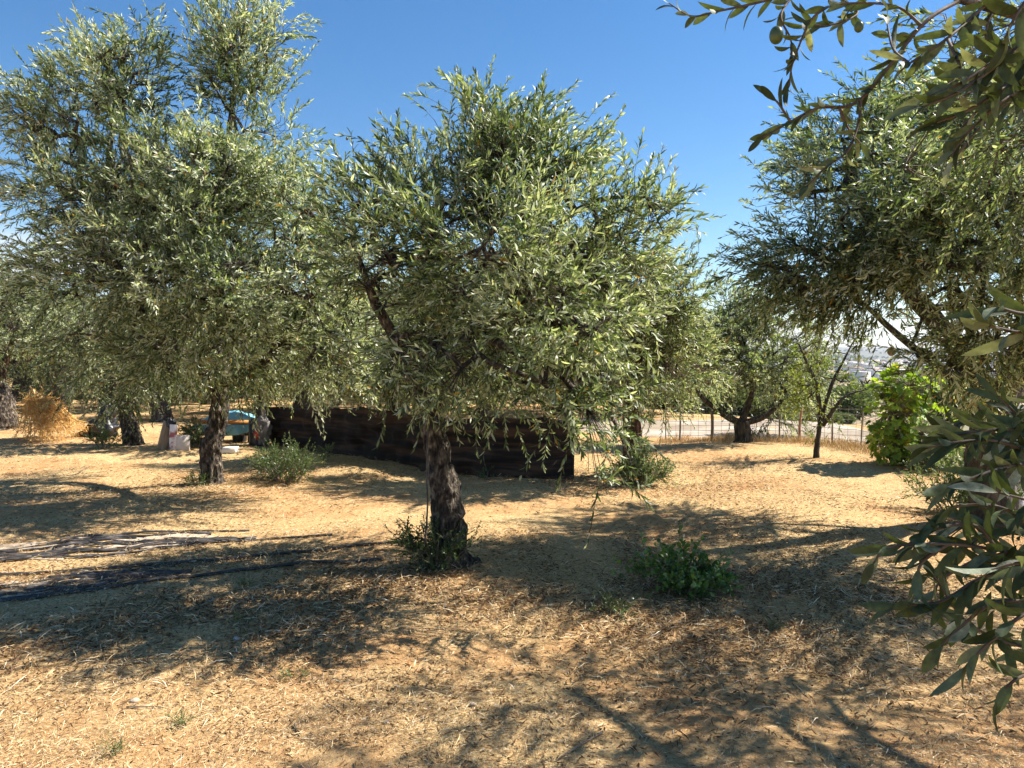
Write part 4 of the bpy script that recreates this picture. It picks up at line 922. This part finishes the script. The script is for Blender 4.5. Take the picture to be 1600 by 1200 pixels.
def cloth(label, pixA, pixB, seed):
    A, _ = resample([G(*p) for p in pixA], .1, 26); B_, _ = resample([G(*p) for p in pixB], .1, 26); n = len(A); m = 26; V = []
    rg = np.random.default_rng(seed); o0 = A[0].copy(); o0[2] = 0
    for k in range(m):
        f = k/(m-1); P = A*(1-f)+B_*f; u = np.linspace(0, 1, n)
        L_ = np.linalg.norm(A[-1]-A[0]); Wd = np.linalg.norm(A-B_, axis=1)
        X_ = np.stack([u*L_*1.6, f*Wd*9, 0*u+seed], -1)
        fold = np.clip(1-2.6*np.abs(fbm(X_, 3)), 0, 1)**1.5*.010+.003*np.abs(vnoise(X_*4))
        P[:, 2] = gz(P[:, 0], P[:, 1])+.006+fold
        P[:, 1] += .03*vnoise(np.stack([u*9, 0*u+f*3, 0*u+seed], -1)); V.append(P-o0)
    V = np.concatenate(V); Q = [(k*n+i_, k*n+i_+1, (k+1)*n+i_+1, (k+1)*n+i_) for k in range(m-1) for i_ in range(n-1)]
    # torn holes
    cV = V[np.array(Q)].mean(1); hole = fbm(np.stack([cV[:, 0]*3, cV[:, 1]*11, cV[:, 0]*0+seed*5], -1), 3) > .18
    Q = np.array(Q)[~hole]
    root = empty('ground_cloth', o0); tag(root, label, 'ground cloth', 'crumpled cloths on the straw')
    o = mesh_obj('cloth', V, [Q], M['net_grey'], root, smooth=True); o.modifiers.new('thickness', 'SOLIDIFY').thickness = .005
    G3 = V.reshape(m, n, 3); tq = np.linspace(0, 1, 3*n)
    for q in range(9):
        a_, b_ = (0, 1) if q < 4 else (rg.uniform(0, .5), rg.uniform(.55, 1)); tt = a_+(b_-a_)*tq; ff = np.clip((q % 9)/8.+.14*vnoise(np.stack([tt*6, 0*tt+q*3.1, 0*tt+seed], -1))+.05*vnoise(np.stack([tt*13, 0*tt+q*1.7, 0*tt], -1)), 0, 1)
        iu = tt*(n-1); iv = ff*(m-1); i0 = np.minimum(iu.astype(int), n-2); j0 = np.minimum(iv.astype(int), m-2); fu = (iu-i0)[:, None]; fv = (iv-j0)[:, None]
        C_ = G3[j0, i0]*(1-fu)*(1-fv)+G3[j0, i0+1]*fu*(1-fv)+G3[j0+1, i0]*(1-fu)*fv+G3[j0+1, i0+1]*fu*fv
        C_[:, 2] = gz(C_[:, 0]+o0[0], C_[:, 1]+o0[1])+.012+.008*np.abs(vnoise(np.stack([tt*25, 0*tt+q, 0*tt], -1)))
        wq = rg.uniform(.006, .015)*(1+.6*vnoise(np.stack([tt*14, 0*tt+q*5, 0*tt], -1))); lft = C_+np.array([0, 1, .3])*wq[:, None]; rgt = C_-np.array([0, 1, .5])*wq[:, None]; k_ = len(tq)
        so = mesh_obj('strap', np.concatenate([lft, C_+[0, 0, .006], rgt]), [[(z*k_+i_, z*k_+i_+1, (z+1)*k_+i_+1, (z+1)*k_+i_) for z in range(2) for i_ in range(k_-1)]], M['strap'], root, smooth=True); so.modifiers.new('thickness', 'SOLIDIFY').thickness = .004
cloth('crumpled grey cloth strip tapering away behind the hoses', [(-60, 884), (60, 874), (160, 868), (280, 856), (400, 840)], [(-60, 852), (60, 846), (160, 838), (280, 836), (400, 839)], 2)
cloth('wider pale torn cloth strip at the left edge in front of the hoses', [(-60, 945), (20, 938), (120, 922), (220, 904), (300, 896)], [(-60, 908), (20, 905), (120, 893), (220, 894), (300, 895)], 4)

# cord hanging by the middle trunk
mb = MB(); a0 = U(668, 600, 5.4); P = np.array([a0, U(669, 660, 5.38), U(667, 720, 5.36), U(668, 790, 5.34), U(664, 850, 5.32)]); mb.sweep(P-a0, .007, k=8, sub=6)
o = mb.build('irrigation_hose', M['hose'], smooth=True); o.location = a0; tag(o, 'black cord hanging straight down beside the middle olive trunk', 'cord')

# ------------------------------------------------------------------ fence, wall
def fence():
    pix = [(1040, 691), (1062, 691), (1112, 692), (1165, 693), (1218, 696), (1250, 699), (1300, 706), (1345, 711), (1400, 722), (1470, 735)]
    P = np.array([G(*p) for p in pix]); 
    P[:, 1] += .0
    for p in P: p[2] = gzf(p[0], p[1])
    o0 = P[0].copy(); root = empty('wire_fence', o0); tag(root, 'wire mesh fence on thin wooden posts along the edge of the orchard', 'fence')
    H = .66
    for k, p in enumerate(P):
        mb = MB(); rad = (.010, .016, .028, .012, .014, .02, .013, .012, .012, .012)[k]; hh = H*(1.02+.15*math.sin(k*2.3))
        mb.sweep([p-o0+[0, 0, -.06], p-o0+[.01*math.sin(k), 0, hh*.5], p-o0+[.03*math.sin(k*3), 0, hh]], [rad*1.1, rad, rad*.85], k=8, sub=4, amp=.12, seed=k)
        mb.build('post', M['wood_grey'] if k != 5 else M['pinkpost'], root, smooth=True)
    mb = MB(); tot, _ = resample(P, .01, 12)
    for z in np.linspace(.04, H-.05, 8):
        q = tot.copy(); q[:, 2] = gz(q[:, 0], q[:, 1])+z+.012*vnoise(q*2.5+z*9); q = q-o0; mb.segs(q[:-1], q[1:], .0032, .0032, 4)
    D_ = np.r_[0, np.cumsum(np.linalg.norm(np.diff(tot, axis=0), axis=1))]; s = np.arange(.05, D_[-1], .13)
    x = np.interp(s, D_, tot[:, 0]); y = np.interp(s, D_, tot[:, 1]); z = gz(x, y); lo = np.stack([x, y, z+.04], -1)-o0; hi = np.stack([x, y, z+H-.05], -1)-o0
    mb.segs(lo, hi, .0025, .0025, 4); mb.build('wire_mesh', M['wire'], root)
    return P
M['pinkpost'] = noisemat('reddish_post', [(.3, (.34, .16, .11)), (.7, (.52, .30, .22))], scale=8, rough=.9, bump=.4)
fP = fence()
def track():
    back = [(900, 652), (1060, 654), (1140, 654), (1230, 654), (1290, 655), (1325, 663), (1362, 672), (1430, 683), (1520, 700), (1700, 730)]
    Bk = np.array([G(*c) for c in back]); Bk, _ = resample(Bk, .1, 10); n = len(Bk); Bk[:, 1] += .12*vnoise(Bk*1.3)
    Fr = np.array([G(*c) for c in [(900, 678), (1040, 684), (1165, 686), (1250, 692), (1345, 704), (1400, 713), (1520, 735), (1800, 790)]]); Fr, _ = resample(Fr, .1, 12)
    t = np.linspace(0, 1, n); Fr = np.stack([np.interp(t, np.linspace(0, 1, len(Fr)), Fr[:, c]) for c in range(3)], -1); m = 14; V = []
    for k in range(m):
        P = Fr+(Bk-Fr)*k/(m-1); P[:, 2] = gz(P[:, 0], P[:, 1])+.012+.02*(k in (0, m-1))*-1; V.append(P)
    V = np.concatenate(V); Q = [(k*n+i_, k*n+i_+1, (k+1)*n+i_+1, (k+1)*n+i_) for k in range(m-1) for i_ in range(n-1)]
    tag(mesh_obj('path', V, [Q], M['track'], smooth=True), kind='structure')
track()
# hanging disc in the right olive
c = U(1393, 549, 6.4); root = empty('hanging_disc', c); tag(root, 'small round brown disc hanging on a thread above the fig bush', 'disc')
mb = MB(); an = np.arange(28)*2*math.pi/28; pts = np.stack([np.cos(an)*.036, 0*an, np.sin(an)*.04], -1)
mb.add(np.concatenate([pts+[0, -.004, 0], pts+[0, .004, 0], [[0, -.009, 0], [0, .009, 0]]]), [(i_, (i_+1) % 28, 28+(i_+1) % 28, 28+i_) for i_ in range(28)], [(56, (i_+1) % 28, i_) for i_ in range(28)]+[(57, 28+i_, 28+(i_+1) % 28) for i_ in range(28)])
mb.build('disc', M['disc'] if 'disc' in M else M['wood'], root)
mb = MB(); mb.segs([(0, 0, .04)], [(.01, 0, .42)], .0015, .0015, 4); mb.build('thread', M['wire'], root)
# pale cement post by the right edge
b = GG(1578, 786); mb = MB(); mb.sweep([np.array([0, 0, -.05]), np.array([0, 0, .1]), np.array([.01, 0, .35]), np.array([.02, 0, .52])], [.13, .12, .115, .11], k=20, sub=6, amp=.05, freq=6, seed=5)
o = mb.build('cement_post', M['cement'], smooth=True); o.location = b; tag(o, 'thick mottled grey cement post behind the near leaves at the right edge', 'post')

# ------------------------------------------------------------------ straw, sticks, stones
def litter(name, n, y0, y1, L, W_, seed, mat, lift=.004, pw=1.0, tone=(.5, .25), clump=.9, flat=.18, wide=.80, up=0., fk=1.):
    rg = np.random.default_rng(seed); y = y0+(y1-y0)*rg.uniform(size=n)**pw; x = (rg.uniform(-1, 1, n))*(y*wide+.4)
    P = np.stack([x, y, 0*x], -1); nz = fbm(np.stack([x*1.1, y*1.5, 0*x+seed], -1), 4)
    keep = rg.uniform(size=n) < np.clip(.50+clump*nz, .10, 1); 
    q = np.minimum(.52*(x-2.9)+.85*(y-13.1), 1e9); keep &= q < .8
    P = P[keep]; n = len(P); P[:, 2] = gz(P[:, 0], P[:, 1])+rg.uniform(0, lift, n)
    a = rg.uniform(0, 2*math.pi, n); D = np.stack([np.cos(a), np.sin(a), np.abs(rg.normal(0, flat, n))+up], -1); N = unit(rg.normal(0, .45, (n, 3))+[0, 0, 1])
    sc = np.sqrt(np.clip(P[:, 1]/5, .7, 2.2))
    LL_ = rg.uniform(L[0], L[1], n)*rg.uniform(.5, 1, n)*sc; WW_ = rg.uniform(W_[0], W_[1], n)*sc
    o = leaf_obj(name, P, D, N, LL_, WW_, np.clip(rg.normal(tone[0], tone[1], n), 0, 1), M[mat], None, 0, .06)
    tag(o, None, None, None, 'stuff'); return o
tag(litter('straw_litter', 420000, 2.1, 16, (.02, .075), (.0014, .0036), 201, 'straw', .018, 1.6, (.52, .26), clump=1.5), 'dry straw and clippings strewn over the orchard floor')
def under(name, label, n, L, W_, seed, tone, lift):
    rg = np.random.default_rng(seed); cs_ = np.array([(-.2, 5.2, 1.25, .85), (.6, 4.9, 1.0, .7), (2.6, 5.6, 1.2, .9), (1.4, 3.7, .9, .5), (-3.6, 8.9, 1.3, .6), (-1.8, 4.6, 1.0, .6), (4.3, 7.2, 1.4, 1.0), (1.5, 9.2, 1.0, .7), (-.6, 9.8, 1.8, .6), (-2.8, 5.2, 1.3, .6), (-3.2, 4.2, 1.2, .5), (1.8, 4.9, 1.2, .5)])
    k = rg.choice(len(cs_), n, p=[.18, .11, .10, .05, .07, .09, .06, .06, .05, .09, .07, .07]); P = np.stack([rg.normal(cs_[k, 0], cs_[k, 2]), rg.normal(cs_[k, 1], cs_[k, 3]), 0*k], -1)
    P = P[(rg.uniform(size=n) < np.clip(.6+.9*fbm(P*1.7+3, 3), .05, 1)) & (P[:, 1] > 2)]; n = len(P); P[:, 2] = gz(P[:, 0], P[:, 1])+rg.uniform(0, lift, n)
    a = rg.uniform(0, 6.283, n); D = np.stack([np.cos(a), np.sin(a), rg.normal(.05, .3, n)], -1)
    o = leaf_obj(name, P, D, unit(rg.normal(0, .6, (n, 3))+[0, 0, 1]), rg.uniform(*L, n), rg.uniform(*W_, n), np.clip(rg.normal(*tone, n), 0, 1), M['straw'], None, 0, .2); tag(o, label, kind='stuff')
under('leaf_litter', 'dark brown leaf litter beneath the olive crowns, toned dark to deepen their shadows', 80000, (.03, .06), (.005, .010), 231, (.08, .13), .02)  # leaf litter whose dark tone and massing also deepen the shaded ground
under('straw_litter', 'long pale straws lying over the brown litter', 26000, (.04, .13), (.002, .005), 232, (.6, .25), .03)
tag(litter('leaf_litter', 42000, 2.1, 11, (.03, .055), (.006, .010), 202, 'straw', .015, 1.4, (.14, .16), clump=1.6), 'brown fallen olive leaves among the straw')
# dry grass fringe by the fence
def fringe():
    rg = np.random.default_rng(210); n = 9000; k = rg.integers(0, len(fP)-1, n); t = rg.uniform(size=n)[:, None]; P = fP[k]*(1-t)+fP[k+1]*t
    P = P+np.array([.52, .85, 0])*rg.normal(.0, .25, (n, 1)); P[:, 2] = gz(P[:, 0], P[:, 1]); D = unit(rg.normal(0, .28, (n, 3))+[0, 0, 1]); h = rg.uniform(.04, .20, n)*np.clip(.6+.8*vnoise(P*1.3), .15, 1.2)
    o = leaf_obj('dry_grass', P, D, unit(rg.normal(size=(n, 3))), h, rg.uniform(.004, .008, n), np.clip(rg.normal(.5, .2, n), 0, 1), M['straw'], None, 0, .15); tag(o, 'tall dry grass along the foot of the wire fence', kind='stuff')
fringe()
def grass_tufts():
    rg = np.random.default_rng(211); n = 9000; c = rg.uniform(size=(260, 2)); cy = 2.6+9*c[:, 0]**1.3; cx_ = (c[:, 1]*2-1)*cy*.72; k = rg.integers(0, 260, n)
    x = cx_[k]+rg.normal(0, .05, n); y = cy[k]+rg.normal(0, .05, n); P = np.stack([x, y, gz(x, y)], -1); D = unit(rg.normal(0, .6, (n, 3))+[0, 0, .9])
    o = leaf_obj('dry_grass', P, D, unit(rg.normal(size=(n, 3))), rg.uniform(.02, .07, n), rg.uniform(.0015, .003, n), np.clip(rg.normal(.65, .2, n), 0, 1), M['straw'], None, 0, .15); tag(o, 'short tufts of dry grass scattered over the straw', kind='stuff')
grass_tufts()
def stick(label, pts, r):
    P = np.array([G(*p) for p in pts]); P[:, 2] = gz(P[:, 0], P[:, 1])+r+.004; o0 = P[0].copy(); mb = MB(); mb.sweep(P-o0, np.linspace(r, r*.6, len(P)), k=6, sub=4, amp=.15, seed=len(label)); o = mb.build('stick', M['twig'], smooth=True); o.location = o0; tag(o, label, 'stick', 'sticks on the ground')
stick('short dark stick standing out on the straw at the bottom left of centre', [(460, 1124), (464, 1132), (470, 1141)], .006)
stick('long pale stick lying on the straw at the bottom centre', [(942, 1148), (912, 1168), (870, 1190)], .005)
stick('thin straight twig below the left shadow', [(198, 1112), (225, 1113), (252, 1110)], .004)
stick('thin twig near the lemon bush', [(1058, 998), (1072, 982), (1086, 977)], .003)
def stone(label, px, py, s, mat='stone', seed=1):
    b = GG(px, py); mb = MB(); lumpy(mb, (0, 0, s*.35), (s, s*.8, s*.55), seed, .22, nu=16, nv=10); o = mb.build('stone', M[mat], smooth=True); o.location = b; tag(o, label, 'stone', 'small stones on the straw')
stone('small cream stone below the left shadow', 210, 1100, .02, seed=3)
stone('small orange-brown stone on the sunny straw at centre left', 638, 1038, .016, 'rust', 4)
stone('white pebble at the edge of the right shadow', 739, 1108, .016, seed=5)
stone('tiny pale pebble on the bare soil at bottom centre', 604, 1131, .012, seed=6)
stone('pinkish stone beside the weed right of the left shadow', 370, 996, .022, seed=7)
rg = np.random.default_rng(300)
mb = MB()
for k in range(900):
    y = 2.4+6*rg.uniform()**1.3; x = rg.uniform(-1, 1)*y*.75; s = rg.uniform(.002, .006); fb_sphere(mb, (x, y, gzf(x, y)+s*.3), (s, s*.8, s*.6), 6, 4)
tag(mb.build('gravel', M['gravel'], smooth=True), 'pebbles and soil crumbs scattered in the straw', kind='stuff')

# ------------------------------------------------------------------ far country: town, trees in the valley
def house(w_, d_, h_, flat):
    mb = []
    V = np.array([(-w_/2, -d_/2, -6), (w_/2, -d_/2, -6), (w_/2, d_/2, -6), (-w_/2, d_/2, -6), (-w_/2, -d_/2, h_), (w_/2, -d_/2, h_), (w_/2, d_/2, h_), (-w_/2, d_/2, h_)], float).tolist()
    F_ = [(0, 1, 5, 4), (1, 2, 6, 5), (2, 3, 7, 6), (3, 0, 4, 7)]; mi = [0]*4; T = []
    if flat:
        e = .3; V += [(-w_/2-e, -d_/2-e, h_), (w_/2+e, -d_/2-e, h_), (w_/2+e, d_/2+e, h_), (-w_/2-e, d_/2+e, h_), (-w_/2-e, -d_/2-e, h_+.8), (w_/2+e, -d_/2-e, h_+.8), (w_/2+e, d_/2+e, h_+.8), (-w_/2-e, d_/2+e, h_+.8)]
        F_ += [(8, 9, 13, 12), (9, 10, 14, 13), (10, 11, 15, 14), (11, 8, 12, 15), (12, 13, 14, 15), (8, 11, 10, 9)]; mi += [0]*6
    else:
        e = .6; V += [(-w_/2-e, -d_/2-e, h_), (w_/2+e, -d_/2-e, h_), (w_/2+e, d_/2+e, h_), (-w_/2-e, d_/2+e, h_), (-w_/2-e, 0, h_+2.4), (w_/2+e, 0, h_+2.4)]
        F_ += [(8, 9, 13, 12), (10, 11, 12, 13), (8, 11, 10, 9)]; mi += [1, 1, 1]; T = [(9, 10, 13), (11, 8, 12)]
    o = len(V); nf = max(2, int(w_/4))
    for fl in range(int(h_//3)):
        for k in range(nf):
            x = -w_/2+w_*(k+.5)/nf; z = 1+fl*3; b = len(V); V += [(x-.6, -d_/2-.05, z), (x+.6, -d_/2-.05, z), (x+.6, -d_/2-.05, z+1.4), (x-.6, -d_/2-.05, z+1.4)]; F_.append((b, b+1, b+2, b+3)); mi.append(2)
    mi += [1]*len(T)
    return V, F_, T, mi
hs = []
for q, (w_, d_, h_, fl) in enumerate([(16, 11, 6.2, False), (22, 14, 9.5, True), (12, 10, 4, False), (34, 20, 7, True)]):
    V, F_, T, mi = house(w_, d_, h_, fl); polys = [np.array(F_)]+([np.array(T)] if T else [])
    hs.append(mesh_obj('house', V, polys, [M['house'], M['roof'], M['dark_glass']], midx=mi))
rg = np.random.default_rng(400); used = set(); cnt_ = 0
while cnt_ < 260:
    Yd = rg.uniform(950, 2150); px = rg.uniform(1200, 1640); x = (px-800)/F*Yd
    if vnoise(np.array([[x/160, Yd/160, 3.]]))[0] < -.25: continue
    k = int(rg.choice(4, p=[.42, .25, .25, .08])); o = hs[k] if k not in used else hs[k].copy()
    if k in used: C.objects.link(o)
    used.add(k); o.location = (x, Yd, gzf(x, Yd)); o.rotation_euler = (0, 0, rg.uniform(-.6, .6)+(1.57 if rg.uniform() < .3 else 0)); cnt_ += 1
    tag(o, 'small white house of the distant hillside town', 'house', 'white houses of the distant town')
# valley trees: round dark crowns on the slope below the wall
def vtree(seed, lab):
    rg = np.random.default_rng(seed); root = empty('valley_tree', (0, 0, 0)); tag(root, lab, 'tree', 'trees on the slope below the orchard')
    mb = MB(); mb.sweep([np.array([0, 0, -.5]), np.array([0, 0, .6]), np.array([.1, 0, 1.6])], [.25, .2, .12], k=8, sub=3, amp=.1); mb.build('trunk', M['bark_dark'], root)
    n = 3800; u = unit(rg.normal(size=(n, 3))); P = u*(rg.uniform(size=(n, 1))**.35)*np.array([1.6, 1.6, 1.15])*(1+.25*vnoise(u*2.2+seed))[:, None]+[0, 0, 1.15]
    leaf_obj('crown', P, unit(u+rg.normal(0, .6, u.shape)), unit(rg.normal(size=u.shape)), rg.uniform(.16, .34, n), rg.uniform(.08, .14, n), np.clip(rg.normal(.2, .2, n), 0, 1), M['leaf_far'], root, 0)
    return root
v0 = vtree(1, 'round dark tree on the slope just beyond the pale track'); v0.location = (0, 0, 0)
def vplace(o, px, Yd, s): x = (px-800)/F*Yd; o.location = (x, Yd, gzf(x, Yd)); o.scale = (s, s, s*.9); o.rotation_euler = (0, 0, px)
vplace(v0, 1326, 34, .75)
rg = np.random.default_rng(410)
for q in range(30):
    o = copy_tree(v0); Yd = 50+400*(q/30.)**1.3+rg.uniform(-6, 6); vplace(o, rg.uniform(1010, 1560), Yd, rg.uniform(.8, 1.5)*(1+Yd/400)); o['label'] = 'dark round tree on the slope between the pale track and the town'
rg = np.random.default_rng(420)
for q in range(15):
    o = copy_tree(v0); px = 1030+q*21; vplace(o, px, (19.8+rg.uniform(0, 2.5) if px < 1180 else 19.2+rg.uniform(0, 1.5)), rg.uniform(.26, .42) if px < 1200 else rg.uniform(.14, .2)); o['label'] = 'dark scrub bush on the far edge of the pale track'; o['group'] = 'scrub bushes beyond the track'
# far woodland among the houses and on the hills
n = 5200; Yd = rg.uniform(450, 4300, n); px = rg.uniform(900, 1750, n); x = (px-800)/F*Yd; z = gz(x, Yd); P = np.stack([x, Yd, z], -1)
kp = vnoise(P*np.array([1/120., 1/120., 0])+4) > -.1; P = P[kp]; n = len(P); mb = MB(); th = rg.uniform(0, 6.28, n)
s = rg.uniform(3, 7, n); ang = np.arange(6)*math.pi/3
ring1 = np.stack([np.cos(ang), np.sin(ang), 0*ang], -1)
V = np.concatenate([(P[:, None]+ring1[None]*s[:, None, None]*1.0+[0, 0, .5]), (P[:, None]+ring1[None]*s[:, None, None]*.8+np.array([0, 0, 1.])*s[:, None, None]*.8), (P+np.array([0, 0, 1.])*s[:, None]*1.25)[:, None]], 1)
o_ = (np.arange(n)*13)[:, None]; Q = np.concatenate([o_+np.array([[i_, (i_+1) % 6, 6+(i_+1) % 6, 6+i_]]) for i_ in range(6)]); T = np.concatenate([o_+np.array([[6+i_, 6+(i_+1) % 6, 12]]) for i_ in range(6)])
tag(mesh_obj('far_woodland', V.reshape(-1, 3), [Q, T], M['wood_far'], smooth=True), 'distant woods and groves round the town', kind='stuff')

# ------------------------------------------------------------------ air
mb = MB(); mb.box((0, 0, 20), (18600, 18600, 260)); hz = mb.build('haze', [])
hm = bpy.data.materials.new('haze_air'); hm.use_nodes = True; hn = hm.node_tree.nodes; hn.clear(); ho = hn.new('ShaderNodeOutputMaterial'); hv = hn.new('ShaderNodeVolumePrincipled')
hv.inputs['Color'].default_value = (.82, .88, 1, 1); hv.inputs['Density'].default_value = 1.1e-4; hv.inputs['Anisotropy'].default_value = .2
hm.node_tree.links.new(hv.outputs[0], ho.inputs['Volume']); hz.data.materials.append(hm); tag(hz, kind='stuff')
